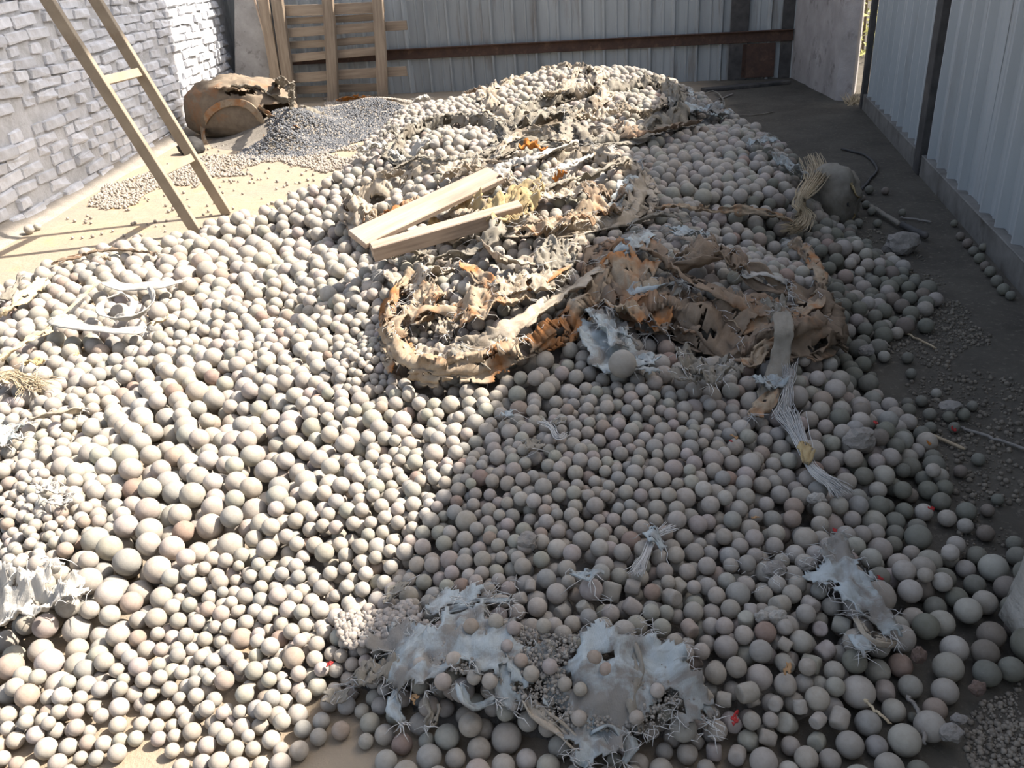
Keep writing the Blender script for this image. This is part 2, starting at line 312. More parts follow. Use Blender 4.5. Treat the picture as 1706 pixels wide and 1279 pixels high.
# ------------------------------------------------------------------ drop the balls, one after another, each rolling to its resting place
CELL = .10
grid = {}
B = []                                            # x, y, z, r
def add_ball(x, y, z, r):
    grid.setdefault((int(x // CELL), int(y // CELL)), []).append(len(B)); B.append((x, y, z, r))
def neigh(x, y, R):
    out = []
    for i in range(int((x - R) // CELL), int((x + R) // CELL) + 1):
        for j in range(int((y - R) // CELL), int((y + R) // CELL) + 1):
            g = grid.get((i, j))
            if g: out += g
    return out
def core_at(x, y, r): return max(0.0, sample(TARGET, x, y) - 3.3 * r)
DIRS = np.array([(math.cos(a), math.sin(a)) for a in np.linspace(0, 2 * math.pi, 8, endpoint=False)])
def settle(x, y, r, rounds=5):
    idx = neigh(x, y, r * 2.4 + .062)
    Q = np.array([B[i] for i in idx]) if idx else np.zeros((0, 4))
    def zz(xs, ys):
        base = np.array([core_at(a, b, r) for a, b in zip(xs, ys)]) + r
        if len(Q) == 0: return base
        d2 = (xs[:, None] - Q[None, :, 0]) ** 2 + (ys[:, None] - Q[None, :, 1]) ** 2
        s = (r + Q[None, :, 3]) ** 2 - d2
        return np.maximum(base, np.where(s > 0, Q[None, :, 2] + np.sqrt(np.maximum(s, 0)), -1).max(1))
    z = zz(np.array([x]), np.array([y]))[0]; x0, y0 = x, y; st = r * .55
    for _ in range(rounds):
        xs = x + DIRS[:, 0] * st; ys = y + DIRS[:, 1] * st
        zs = zz(xs, ys); k = int(np.argmin(zs))
        if zs[k] < z - 1e-4 and (xs[k] - x0) ** 2 + (ys[k] - y0) ** 2 < (1.3 * r) ** 2: x, y, z = xs[k], ys[k], zs[k]
        else: st *= .5
    return x, y, z
WALLP = {}
for k, pts in RIMW.items():
    if k in ARCS: pts = [pts[i % len(pts)] for i in range(int(ARCS[k][0] * len(pts)), int(ARCS[k][1] * len(pts)))]
    for p in pts: WALLP.setdefault((int(p[0] // .1), int(p[1] // .1)), []).append(p)
def hits_wall(x, y, z, r):
    for i in (-1, 0, 1):
        for j in (-1, 0, 1):
            for p in WALLP.get((int(x // .1) + i, int(y // .1) + j), ()):
                if (p[0] - x) ** 2 + (p[1] - y) ** 2 < (r * .75 + .012) ** 2: return True
    return False

# the few large balls the eye picks out come first
BIG = [(1150, 742, 30), (400, 1060, 37), (487, 1092, 38), (372, 1130, 33), (196, 1175, 33), (42, 1155, 40), (1432, 1147, 56), (1505, 1248, 54), (1230, 985, 42), (1457, 865, 42), (1461, 893, 44), (1518, 980, 40), (1615, 1012, 44), (1590, 1085, 46), (1620, 1118, 48), (1567, 1060, 38), (460, 822, 38), (178, 985, 46), (205, 755, 44), (1480, 690, 28), (1516, 1150, 40), (1360, 920, 33), (510, 1075, 32), (385, 1055, 30), (280, 640, 30), (928, 910, 34), (1110, 1018, 28), (1300, 820, 32)]
SPECIAL = {}
for n, (a, b, d) in enumerate(BIG):
    p = onheap(a, b); r = d * .5 / PR(p)[2]; p = onheap(a, b - d * .1)
    z = max(sample(TARGET, p[0], p[1]) - .55 * r, r)
    if any((p[0] - q[0]) ** 2 + (p[1] - q[1]) ** 2 + (z - q[2]) ** 2 < (r + q[3]) ** 2 for q in B): continue
    SPECIAL[n] = len(B); add_ball(p[0], p[1], z, r)
NBIG = len(B)
ok = DE > .01
wgt = np.where(ok, 1.0 / RAD ** 2, 0).ravel(); cum = np.cumsum(wgt)
n_layer = int((RES * RES * np.where(ok, 1 / ((2 * RAD) ** 2 * .9), 0)).sum())
n_try = int(n_layer * 3.6)
pick = np.searchsorted(cum, nr.rand(n_try) * cum[-1])
px_ = GX.ravel()[pick] + (nr.rand(n_try) - .5) * RES; py_ = GY.ravel()[pick] + (nr.rand(n_try) - .5) * RES
rr_ = RAD.ravel()[pick] * np.exp(nr.randn(n_try) * .11) * np.where(nr.rand(n_try) < .04, np.where(RAD.ravel()[pick] < .03, 1.32, 1.1), 1.0)
t0 = time.time()
for x, y, r in zip(px_, py_, rr_):
    T = sample(TARGET, x, y)
    x, y, z = settle(float(x), float(y), float(r))
    T = max(T, r * 1.7 if sample(DE, x, y) > .0 else 0)
    if z > T - r * .45 + rng.random() * r * .35: continue
    if hits_wall(x, y, z, r): continue
    add_ball(x, y, z, r)
# stray balls beyond the edge of the heap, one by one
STRAY = [(1475, 592, 20), (1512, 596, 20), (1518, 622, 18), (1500, 682, 24), (1512, 672, 20), (1560, 655, 17), (1605, 690, 22), (1620, 676, 18), (1581, 694, 20), (1549, 690, 22), (1550, 712, 20), (1535, 668, 20), (1590, 712, 19), (1440, 605, 20), (1452, 627, 17), (1470, 575, 18), (1610, 852, 32), (1642, 888, 28), (1612, 880, 26), (1582, 868, 30), (1563, 938, 28), (1645, 850, 22), (1585, 925, 30), (1640, 945, 30), (1690, 905, 26), (1692, 932, 34), (1675, 972, 36), (1600, 393, 14), (1612, 405, 16), (1622, 418, 16), (1632, 430, 18), (1641, 443, 16), (1650, 452, 18), (1661, 468, 20), (1672, 482, 20), (1684, 492, 16), (1590, 372, 12), (1638, 412, 14), (1448, 316, 15), (1443, 341, 14), (1436, 330, 12), (1452, 352, 14), (1475, 318, 13), (1503, 354, 13), (1420, 318, 16), (1410, 288, 18), (1430, 372, 16), (1462, 372, 14), (228, 398, 15), (48, 382, 16), (62, 378, 12), (1600, 785, 22), (1630, 765, 22), (1560, 800, 24), (1620, 925, 22), (1548, 985, 26), (1515, 1195, 18), (1662, 832, 20)]
N0 = len(B)
for a, b, d in STRAY:
    p = G(a, b); r = d * .5 / PR(p)[2]; p = G(a, b, r)
    x, y, z = settle(p[0], p[1], r, 3)
    if z < 2.2 * r + sample(TARGET, x, y): add_ball(x, y, z, r)
BALLS = np.array(B)
print('balls', len(B), 'layer', n_layer, 'tries', n_try, 'secs %.1f' % (time.time() - t0))

# upper surface of the heap
TTOP = np.maximum(TARGET - 0.0 * TARGET, 0) * 0
for x, y, z, r in B:
    i0, i1 = int((x - r - X0) / RES), int((x + r - X0) / RES) + 1; j0, j1 = int((y - r - Y0) / RES), int((y + r - Y0) / RES) + 1
    if i0 < 0 or j0 < 0 or i1 >= GX.shape[1] or j1 >= GX.shape[0]: continue
    s = r * r - (GX[j0:j1, i0:i1] - x) ** 2 - (GY[j0:j1, i0:i1] - y) ** 2
    TTOP[j0:j1, i0:i1] = np.maximum(TTOP[j0:j1, i0:i1], np.where(s > 0, z + np.sqrt(np.maximum(s, 0)), 0))
def dil(A, k):
    for _ in range(k):
        A2 = A.copy(); A2[1:] = np.maximum(A2[1:], A[:-1]); A2[:-1] = np.maximum(A2[:-1], A[1:])
        A3 = A2.copy(); A3[:, 1:] = np.maximum(A3[:, 1:], A2[:, :-1]); A3[:, :-1] = np.maximum(A3[:, :-1], A2[:, 1:]); A = A3
    return A
def blur(A, k):
    for _ in range(k):
        A = (A + np.roll(A, 1, 0) + np.roll(A, -1, 0)) / 3; A = (A + np.roll(A, 1, 1) + np.roll(A, -1, 1)) / 3
    return A
DRAPE = np.maximum(blur(dil(TTOP, 1), 2), blur(TTOP, 1))
def bil(A, x, y):
    fx = min(max((x - X0) / RES, 0), A.shape[1] - 2); fy = min(max((y - Y0) / RES, 0), A.shape[0] - 2)
    i, j = int(fx), int(fy); u, v = fx - i, fy - j
    return (A[j, i] * (1 - u) + A[j, i + 1] * u) * (1 - v) + (A[j + 1, i] * (1 - u) + A[j + 1, i + 1] * u) * v
def on_top(px, py, up=0.0):
    z = .1
    for _ in range(25):
        p = G(px, py, z); z = .5 * z + .5 * (bil(DRAPE, p[0], p[1]) + up)
    return G(px, py, z)

# ------------------------------------------------------------------ the setting
# floor
v, f = [], []
for p in ((-40, -25, 0), (45, -25, 0), (45, 60, 0), (-40, 60, 0)): v.append(p)
tag(link('floor', mesh('floor', v, [(0, 1, 2, 3)]), M['floor']), kind='structure')
# ground under the heap: dust and small rubble between the balls
st = 2
ii = np.arange(0, GX.shape[1], st); jj = np.arange(0, GX.shape[0], st)
core = np.maximum(TARGET - 4.3 * RAD, -.02) + np.where(DE > 0, .006, -.01)
vid = {}; v = []; f = []
def core_v(j, i):
    k = (j, i)
    if k not in vid:
        vid[k] = len(v); x, y = gx[i], gy[j]; v.append((x, y, core[j, i] + .006 * nz(x * 9, y * 9)))
    return vid[k]
for a in range(len(jj) - 1):
    for b in range(len(ii) - 1):
        j, i, j2, i2 = jj[a], ii[b], jj[a + 1], ii[b + 1]
        if max(core[j, i], core[j2, i2], core[j, i2], core[j2, i]) > .002: f.append((core_v(j, i), core_v(j, i2), core_v(j2, i2), core_v(j2, i)))
tag(link('dust_and_rubble', mesh('dust', v, f, True), M['dust']), 'grey dust and crushed rubble lying between and under the heaped balls', 'dust', kind='stuff')

# left wall of whitewashed brick
WX = -3.5
wl = empty('wall_left', (WX, 8, 0)); wl['kind'] = 'structure'
put(link('mortar_bed', bm_mesh(box_bm(.30, 9.6, 2.6), 'mortar_bed'), M['mortar']), wl).location = (WX - .168, 8.4, 1.28)
CH, BL = .092, .34
def brick_mesh(seed):
    r = random.Random(seed); bm = box_bm(.06, BL - .014, CH - .012, .012, .0085, seed)
    for vv in bm.verts:
        if vv.co.x > 0: vv.co.x += r.uniform(-.004, .006)
    return bm_mesh(bm, 'brick')
bmeshes = [brick_mesh(50 + i) for i in range(8)]
for me in bmeshes: me.materials.append(M['brick'])
cand = []
for row in range(0, 23):
    for k in range(-2, 26):
        y = 5.0 + (k + (.5 if row % 2 else 0)) * BL + rng.uniform(-.01, .01); z = row * CH + CH / 2 + .012 * math.sin(y * 1.7 + row) * (row > 1)
        if not 4.6 < y < 12.3: continue
        u, w_, s = PR((WX, y, z))
        gone = nz(y * .9, z * 2.2, 4.0) > .50 or (nz(y * 2.1, z * 3.0, 9) > .50)
        if gone: continue
        infr = -60 < u < 480 and -40 < w_
        cand.append((not infr, -s, y, z))
cand.sort()
rest_v, rest_f = [], []
for n, (_, _, y, z) in enumerate(cand):
    me = bmeshes[rng.randrange(8)]
    dx = rng.uniform(-.010, .014); half = rng.random() < .28; sc = rng.uniform(.90, 1.0) * (.52 if half else 1)
    yo = y + (BL * .23 if half else 0)
    tilt = rng.uniform(-.06, .06)
    if n < 300:
        o = link('brick', me, None); o.location = (WX - .026 + dx, yo, z); o.rotation_euler = (tilt, rng.uniform(-.05, .05), rng.uniform(-.04, .04)); o.scale = (1, sc, rng.uniform(.9, 1.03)); put(o, wl)
    else:
        b0 = len(rest_v)
        for q in me.vertices: rest_v.append((q.co.x + WX - .026 + dx, q.co.y * sc + yo, q.co.z + z))
        for p in me.polygons: rest_f.append(tuple(b0 + i for i in p.vertices))
o = put(link('brick_courses', mesh('brick_courses', rest_v, rest_f), M['brick']), wl); o['kind'] = 'stuff'
# dirt piled along the foot of the wall
bm = bmesh.new()
for i in range(60):
    y = 4.6 + i * .13
    for j, (dx, dz) in enumerate(((-.03, .10), (.03, .05), (.08, .02), (.18, -.01))):
        bm.verts.new((WX + dx + .04 * nz(y * 1.5, j), y, dz * (.75 + .8 * nz(y * .8, 3.3)) if dz > 0 else dz))
bm.verts.ensure_lookup_table()
for i in range(59):
    for j in range(3): bm.faces.new([bm.verts[i * 4 + j], bm.verts[i * 4 + j + 1], bm.verts[i * 4 + 5 + j], bm.verts[i * 4 + 4 + j]])
put(link('dirt_bank', bm_mesh(bm, 'dirt_bank', True), simple_mat('pale_dirt', (.36, .32, .27), (.27, .245, .21), 7, .95, .7, .02, 60)), wl)['kind'] = 'stuff'
# grey plastered pier closing the brick wall
def prism(name, ring0, ring1, mat, kind='structure'):
    n = len(ring0); vv = [Vector(p) for p in ring0] + [Vector(p) for p in ring1]
    ff = [tuple(range(n))[::-1], tuple(range(n, 2 * n))] + [(i, (i + 1) % n, n + (i + 1) % n, n + i) for i in range(n)]
    bm = bmesh.new(); vs = [bm.verts.new(p) for p in vv]
    for q in ff: bm.faces.new([vs[i] for i in q])
    bmesh.ops.recalc_face_normals(bm, faces=bm.faces)
    bmesh.ops.subdivide_edges(bm, edges=bm.edges, cuts=7, use_grid_fill=True)
    for q in bm.verts: q.co += noise.noise_vector(q.co * 2.3) * .014 + noise.noise_vector(q.co * 7) * .006
    o = link(name, bm_mesh(bm, name), mat); o['kind'] = kind; return o
prism('pillar_left', [(-3.47, 12.0, 0), (-2.97, 12.0, 0), (-2.97, 12.55, 0), (-3.47, 12.55, 0)], [(-3.02, 12.0, 2.4), (-2.80, 12.0, 2.4), (-2.80, 12.55, 2.4), (-3.02, 12.55, 2.4)], M['plaster'])
prism('wall_right_pier', [(3.58, 9.1, 0), (3.70, 8.98, 0), (4.0, 9.6, 0), (4.05, 11.2, 0), (3.75, 11.05, 0)], [(3.58, 9.1, 2.6), (3.70, 8.98, 2.6), (4.0, 9.6, 2.6), (4.05, 11.2, 2.6), (3.75, 11.05, 2.6)], simple_mat('mauve_plaster', (.40, .37, .355), (.29, .27, .255), 3, .92, .6, .02, 22, c3=(.17, .155, .145), s3=4, lo3=.56, hi3=.68))

# corrugated sheet
def sheet(name, p0, p1, z0, z1, mat, parent, pitch=.29, h=.028, side=1, lean=0.0, wob=0.0, seed=0):
    p0, p1 = np.array(p0), np.array(p1); d = p1 - p0; ln = np.hypot(*d); d = d / ln; nrm = np.array([d[1], -d[0]]) * side
    prof = []; s = 0.0
    while s < ln - 1e-6:
        for a, hh in ((0, 0), (.40, 0), (.44, .25), (.48, .25), (.52, 0), (.80, 0), (.86, 1), (.94, 1)):
            if s + a * pitch < ln: prof.append((s + a * pitch, hh * h))
        s += pitch
    prof.append((ln, 0))
    rows = 7; vv, ff = [], []
    for r in range(rows):
        z = z0 + (z1 - z0) * r / (rows - 1)
        for a, hh in prof:
            w = wob * nz(a * 1.7 + seed * 5, z * 1.3, seed) * 1.0
            q = p0 + d * a + nrm * (hh + w + lean * (z - z0)); vv.append((q[0], q[1], z))
    n = len(prof)
    for r in range(rows - 1):
        for i in range(n - 1): ff.append((r * n + i, r * n + i + 1, (r + 1) * n + i + 1, (r + 1) * n + i))
    return put(solid(link(name, mesh(name, vv, ff), mat), .003), parent)
# back wall
BA, BB = np.array([-3.6, 12.6]), np.array([3.9, 11.0])
bd = (BB - BA) / np.hypot(*(BB - BA)); bn = np.array([bd[1], -bd[0]])          # bn points to the yard
wb = empty('wall_back', (0, 11.8, 0)); wb['kind'] = 'structure'
Lb = np.hypot(*(BB - BA)); x = 0.0; k = 0
while x < Lb - .1:
    w = .87; a = BA + bd * x + bn * (-.006 * (k % 2)); b = BA + bd * min(x + w + .02, Lb) + bn * (-.006 * (k % 2))
    sheet('corrugated_sheet', a, b, rng.uniform(-.02, .0), 2.6, M['tin_old'], wb, h=.042, side=1, lean=rng.uniform(-.012, .012), wob=.012, seed=k); x += w; k += 1
def bpt(px, py, off=0.0):
    p = onplane(px, py, BA + bn * off, BB + bn * off); return p
r0, r1 = bpt(642, 92, .06), bpt(1322, 56, .06)
p = bpt(642, 92, .06); q = BA + bd * .9 + bn * .06
put(beam('steel_rail', (q[0], q[1], .50), (r1[0], r1[1], .50), .012, .13, M['rust']), wb)
put(beam('steel_rail', (q[0] + bn[0] * .03, q[1] + bn[1] * .03, .565), (r1[0] + bn[0] * .03, r1[1] + bn[1] * .03, .565), .06, .012, M['rust']), wb)
a, b = bpt(1213, 100, .04), bpt(1245, 100, .04)
m_ = (a + b) / 2; put(beam('steel_post', (m_[0], m_[1], -.0), (m_[0], m_[1], 2.5), .22, .03, M['darksteel'], updir=(bn[0], bn[1], 0)), wb)
a, b = bpt(1236, 100, .05), bpt(1290, 100, .05); m_ = (a + b) / 2
put(beam('rusty_plate', (m_[0], m_[1], .02), (m_[0], m_[1], .42), .40, .01, M['rust'], updir=(bn[0], bn[1], 0)), wb)['label'] = 'rusty brown plate patched over the sheet'
a = bpt(1308, 100, .03); put(beam('steel_post', (a[0], a[1], 0), (a[0], a[1], 2.5), .14, .03, M['darksteel'], updir=(bn[0], bn[1], 0)), wb)
# right fence
FA, FB = np.array([2.45, 3.7]), np.array([3.69, 8.53]); fd = (FB - FA) / np.hypot(*(FB - FA)); fn = np.array([-fd[1], fd[0]])   # towards the yard
wr = empty('wall_right', (2.9, 5.5, 0)); wr['kind'] = 'structure'
def fpt(s, off=0.0): return FA + fd * s + fn * off
s_post = (5.83 - 3.7) / fd[1]
FH = 2.68
edges = [(-4.6, -3.7), (-3.7, -2.8), (-2.8, -1.9), (-1.9, -1.0), (-1.0, -.1), (-.1, .95), (.95, s_post - .02), (s_post + .1, s_post + 1.4), (s_post + 1.4, 4.97)]
for k, (a, b) in enumerate(edges):
    sheet('corrugated_sheet', fpt(a, -.004 * (k % 2)), fpt(b + .02, -.004 * (k % 2)), .10, FH, M['tin'], wr, pitch=.28 if k < 7 else .24, h=.042, side=-1, wob=.006, seed=20 + k)
def fbeam(name, s0, s1, z, w, h, mat, off): 
    a, b = fpt(s0, off), fpt(s1, off); return put(beam(name, (a[0], a[1], z), (b[0], b[1], z), w, h, mat), wr)
fbeam('bottom_rail', -4.6, 4.95, .06, .012, .15, M['railsteel'], .05)
fbeam('rail_flange', -4.6, 4.95, .135, .06, .010, M['railsteel'], .028)
fbeam('top_rail', -4.6, 4.95, FH + .0, .05, .07, M['railsteel'], .02)
for s, w in ((s_post + .04, .17), (4.99, .10), (-2.4, .14)):
    a = fpt(s, .045); put(beam('steel_post', (a[0], a[1], 0), (a[0], a[1], FH), w, .05, M['darksteel'], updir=(fn[0], fn[1], 0)), wr)
# added wall behind the camera, unseen: it blocks sky to dim the right side
o = link('sky_blocker_rear', bm_mesh(box_bm(5.0, .24, 4.2, .01), 'sky_blocker_rear'), M['plaster']); o.location = (2.8, -1.0, 2.1); o['kind'] = 'structure'
# unseen box added outside the fence: it blocks the sun at the pier gap
o = link('sun_blocker_gap', bm_mesh(box_bm(.25, 1.15, 2.9, .01), 'sun_blocker_gap'), M['mortar']); o.location = (4.55, 8.95, 1.45); o['kind'] = 'structure'
# box added high above the view: it keeps the sun off the brick wall
o = link('sun_blocker_high', bm_mesh(box_bm(1.0, 7.6, 1.85, .01), 'sun_blocker_high'), M['tin']); o.location = (3.1, 7.72, 8.675); o['kind'] = 'structure'

# ------------------------------------------------------------------ make the balls
TINTS = [((.43, .385, .33), 70), ((.41, .375, .325), 50), ((.395, .375, .315), 22), ((.435, .375, .335), 18), ((.385, .315, .26), 5), ((.34, .255, .21), 2.5), ((.46, .42, .37), 18), ((.37, .35, .315), 18)]
TNAME = ['beige-grey', 'grey', 'greenish grey', 'pinkish grey', 'brownish', 'rust-brown', 'pale', 'dark grey']
tw = np.array([w for _, w in TINTS], float); tw /= tw.sum()
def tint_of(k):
    c = TINTS[k][0]; j = rng.uniform(.90, 1.07) * (.88 if k < 8 else .70); return (c[0] * j * rng.uniform(.98, 1.02), c[1] * j, c[2] * j * rng.uniform(.97, 1.03), 1)  # olive tints dimmed further: painted shade
tk = nr.choice(len(TINTS), len(B), p=tw)
# less dusty balls on the soil side: olive tint, darkened to paint in shade
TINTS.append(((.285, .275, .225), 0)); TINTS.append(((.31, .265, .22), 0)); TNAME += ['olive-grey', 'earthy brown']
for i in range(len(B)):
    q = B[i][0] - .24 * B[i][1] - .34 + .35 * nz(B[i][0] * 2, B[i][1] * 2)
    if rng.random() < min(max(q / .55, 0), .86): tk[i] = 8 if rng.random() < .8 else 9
for n, i in SPECIAL.items():
    if n in (1, 2, 3, 5): tk[i] = 4
    elif n == 0 or n == 8: tk[i] = 7
    else: tk[i] = 2 if i % 2 else 6
# how much of each ball the camera sees
S_ = 0.4; Wd, Hd = int(1706 * S_), int(1279 * S_)
zb = np.full((Hd, Wd), 1e9); idb = np.full((Hd, Wd), -1, int)
D_ = BALLS[:, :3] - CAM; dep = D_ @ FW; uu = (853 + F * (D_ @ RT) / dep) * S_; vv_ = (639.5 - F * (D_ @ UP) / dep) * S_; pr_ = BALLS[:, 3] * F / dep * S_
for i in range(len(B)):
    r = pr_[i]; a0, a1 = max(int(uu[i] - r), 0), min(int(uu[i] + r) + 2, Wd); b0, b1 = max(int(vv_[i] - r), 0), min(int(vv_[i] + r) + 2, Hd)
    if a0 >= a1 or b0 >= b1: continue
    yy, xx = np.mgrid[b0:b1, a0:a1]; q = 1 - ((xx - uu[i]) ** 2 + (yy - vv_[i]) ** 2) / max(r, .7) ** 2
    dd = dep[i] - BALLS[i, 3] * np.sqrt(np.maximum(q, 0)); m = (q > 0) & (dd < zb[b0:b1, a0:a1])
    zb[b0:b1, a0:a1][m] = dd[m]; idb[b0:b1, a0:a1][m] = i
vis = np.bincount(idb[idb >= 0].ravel(), minlength=len(B)) / S_ ** 2

def gn_scatter(name, pts, rad, tint, mat, sub=3, rot=None, shape=None):
    me = bpy.data.meshes.new(name); me.vertices.add(len(pts)); me.vertices.foreach_set('co', np.asarray(pts, np.float32).ravel())
    at = me.attributes.new('rad', 'FLOAT', 'POINT'); at.data.foreach_set('value', np.asarray(rad, np.float32))
    at = me.attributes.new('tint', 'FLOAT_COLOR', 'POINT'); at.data.foreach_set('color', np.asarray(tint, np.float32).ravel())
    if rot is None: rot = nr.rand(len(pts), 3) * 6.28
    at = me.attributes.new('rot', 'FLOAT_VECTOR', 'POINT'); at.data.foreach_set('vector', np.asarray(rot, np.float32).ravel())
    o = link(name, me, mat)
    ng = bpy.data.node_groups.new(name, 'GeometryNodeTree')
    ng.interface.new_socket('Geometry', in_out='INPUT', socket_type='NodeSocketGeometry'); ng.interface.new_socket('Geometry', in_out='OUTPUT', socket_type='NodeSocketGeometry')
    gi, go = ng.nodes.new('NodeGroupInput'), ng.nodes.new('NodeGroupOutput')
    ico = ng.nodes.new('GeometryNodeMeshIcoSphere'); ico.inputs['Subdivisions'].default_value = sub; ico.inputs['Radius'].default_value = 1.0
    sm = ng.nodes.new('GeometryNodeSetShadeSmooth'); mt = ng.nodes.new('GeometryNodeSetMaterial'); mt.inputs['Material'].default_value = mat
    ip = ng.nodes.new('GeometryNodeInstanceOnPoints')
    def na(n, t):
        q = ng.nodes.new('GeometryNodeInputNamedAttribute'); q.data_type = t; q.inputs['Name'].default_value = n; return [s for s in q.outputs if s.enabled][0]
    ng.links.new(ico.outputs[0], sm.inputs[0]); ng.links.new(sm.outputs[0], mt.inputs[0]); ng.links.new(mt.outputs[0], ip.inputs['Instance'])
    ng.links.new(gi.outputs[0], ip.inputs['Points']); ng.links.new(na('rad', 'FLOAT'), ip.inputs['Scale'])
    e2r = ng.nodes.new('FunctionNodeEulerToRotation'); ng.links.new(na('rot', 'FLOAT_VECTOR'), e2r.inputs[0]); ng.links.new(e2r.outputs[0], ip.inputs['Rotation'])
    ng.links.new(ip.outputs[0], go.inputs[0])
    md = o.modifiers.new('scatter', 'NODES'); md.node_group = ng
    return o

# shapes: nearly round balls, worn ones, dented ones and worn-down cylinders
def ball_mesh(kind, seed):
    r = random.Random(seed); bm = bmesh.new(); bmesh.ops.create_icosphere(bm, subdivisions=3, radius=1.0)
    sc = [r.uniform(.965, 1.0) for _ in range(3)] if kind != 'round' else [1, .995, .99]
    ax = Vector((r.uniform(-1, 1), r.uniform(-1, 1), r.uniform(-1, 1))).normalized()
    for v in bm.verts:
        p = v.co.copy()
        k = 1.0 + (.012 if kind == 'round' else .035) * noise.noise(p * 1.4 + Vector((seed, 0, 0))) - .01
        if kind == 'dented':
            d = p.dot(ax)
            if d > .80: k *= 1 - min((d - .80) * .55, .06)
        v.co = Vector((p.x * sc[0], p.y * sc[1], p.z * sc[2])) * k
    me = bm_mesh(bm, 'grinding_ball', True); me.materials.append(M['ball']); return me
def barrel_mesh(seed):
    r = random.Random(seed); bm = bmesh.new(); n, prof = 24, [(0, -.78), (.45, -.78), (.66, -.74), (.74, -.62), (.78, -.3), (.79, 0), (.78, .3), (.74, .62), (.66, .74), (.45, .78), (0, .78)]
    rings = []
    for rr, z in prof:
        if rr == 0: rings.append([bm.verts.new((0, 0, z))]); continue
        rings.append([bm.verts.new((rr * math.cos(2 * math.pi * k / n), rr * math.sin(2 * math.pi * k / n), z)) for k in range(n)])
    for a, b in zip(rings, rings[1:]):
        for k in range(n):
            if len(a) == 1: bm.faces.new((a[0], b[(k + 1) % n], b[k]))
            elif len(b) == 1: bm.faces.new((a[k], a[(k + 1) % n], b[0]))
            else: bm.faces.new((a[k], a[(k + 1) % n], b[(k + 1) % n], b[k]))
    for v in bm.verts: v.co *= 1 + .07 * noise.noise(v.co * 1.8 + Vector((seed * 3, 0, 0)))
    me = bm_mesh(bm, 'worn_cylinder', True); me.materials.append(M['ball']); return me
BM = {'round': [ball_mesh('round', 1), ball_mesh('round', 2)], 'worn': [ball_mesh('worn', s) for s in (3, 4, 5)], 'dented': [ball_mesh('dented', s) for s in (6, 7)]}
BR = [barrel_mesh(s) for s in (1, 2, 3)]

# where the worn cylinders lie: the shaded corner between the torn sheet and the concrete block
is_cyl = np.zeros(len(B), bool)
for i in range(len(B)):
    a, b = uu[i] / S_, vv_[i] / S_
    pcy = 0
    if 1130 < a < 1420 and b > 985: pcy = .34
    elif 1380 < a < 1520 and b > 1130: pcy = .22
    elif 860 < a < 1240 and 950 < b < 1040: pcy = .25
    elif 640 < a < 960 and 1060 < b < 1180: pcy = .2
    if vis[i] > 200 and i >= NBIG and rng.random() < pcy: is_cyl[i] = True
order = np.argsort(-vis)
chosen = [i for i in order if not is_cyl[i] and vis[i] > 60][:236]
cho = set(chosen) | set(SPECIAL.values()) | set(range(N0, len(B)))
cyl = [i for i in range(len(B)) if is_cyl[i]]

# landmarks that the labels point from
ANCH = [(1037, 606, 'the big ball on blue plastic'), (1432, 1147, 'the largest ball beside the block'), (1672, 1110, 'the pale concrete block'), (1040, 1130, 'the torn blue sheet'), (1390, 940, 'the frayed blue scrap'), (1365, 765, 'the frayed white rope'), (1430, 725, 'the flat grey rock'), (1180, 650, 'the crumpled grey cloth'), (178, 985, 'the biggest sunlit ball'), (190, 500, 'the white strap loops'), (60, 1020, 'the bundle of white rags'), (95, 830, 'the small white rag'), (1100, 890, 'the pale frayed tuft'), (975, 970, 'the flat pale stone'), (487, 1092, 'the brown ball in sunlight'), (460, 822, 'the fat ball amid the sunlit slope'), (1230, 985, 'the dark ball by the blue scrap'), (1615, 1012, 'the greenish ball among the right rows'), (372, 1130, 'the brown-grey ball near the bottom sunlight'), (42, 1155, 'the fat ball at the sunlit corner'), (1505, 1248, 'the fat ball at the bottom edge'), (560, 1165, 'the torn scrap on the shadow line'), (750, 1225, 'the balls peeping from under the sheet'), (1457, 880, 'the two fat balls touching'), (1560, 740, 'the dry stick on the soil'), (925, 715, 'the knotted green string'), (300, 870, 'the watermark-free sunlit middle'), (205, 755, 'the fat ball under the strap'), (660, 1080, 'the dusty gravelly shoulder'), (1620, 400, 'the fence bottom rail'), (1380, 310, 'the string bundle'), (1500, 405, 'the grey boulder by the soil path'), (1250, 700, 'the orange cloth tongue'), (1300, 820, 'the bare ball in the shade')]
ANCH = [a for a in ANCH if 'watermark' not in a[2]]
SECT = ['right of', 'below and right of', 'below', 'below and left of', 'left of', 'above and left of', 'above', 'above and right of']
ORD = ['nearest', 'second', 'third', 'fourth', 'fifth', 'sixth', 'seventh', 'eighth', 'ninth', 'tenth', 'eleventh', 'twelfth']
def shade(a, b): # light in the photograph: left of the shadow line
    return 'sunlit' if a < 830 - (b - 640) * .59 and b > 380 else 'shaded'
used_labels = {}
def label_balls(ids, noun):
    cells = {}
    for i in ids:
        a, b = uu[i] / S_, vv_[i] / S_
        best = None
        for (ax, ay, nm) in ANCH:
            d = math.hypot(a - ax, (b - ay) * 1.15)
            if d > 14 and (best is None or d < best[0]): best = (d, ax, ay, nm)
        d, ax, ay, nm = best
        s = int(((math.degrees(math.atan2(b - ay, a - ax)) + 22.5) % 360) // 45)
        cells.setdefault((nm, s), []).append((d, i))
    lab = {}
    for (nm, s), l in cells.items():
        l.sort(); cnt = {}
        for d, i in l:
            t = TNAME[tk[i]]; k = cnt.get(t, 0); cnt[t] = k + 1
            tot = sum(1 for _, j in l if TNAME[tk[j]] == t)
            o = '' if tot == 1 else ORD[min(k, 11)] + ' '
            lab[i] = f'{o}{t} {noun} {SECT[s]} {nm}'
    return lab
LB = label_balls([i for i in cho if i not in SPECIAL.values()], 'individual ball')
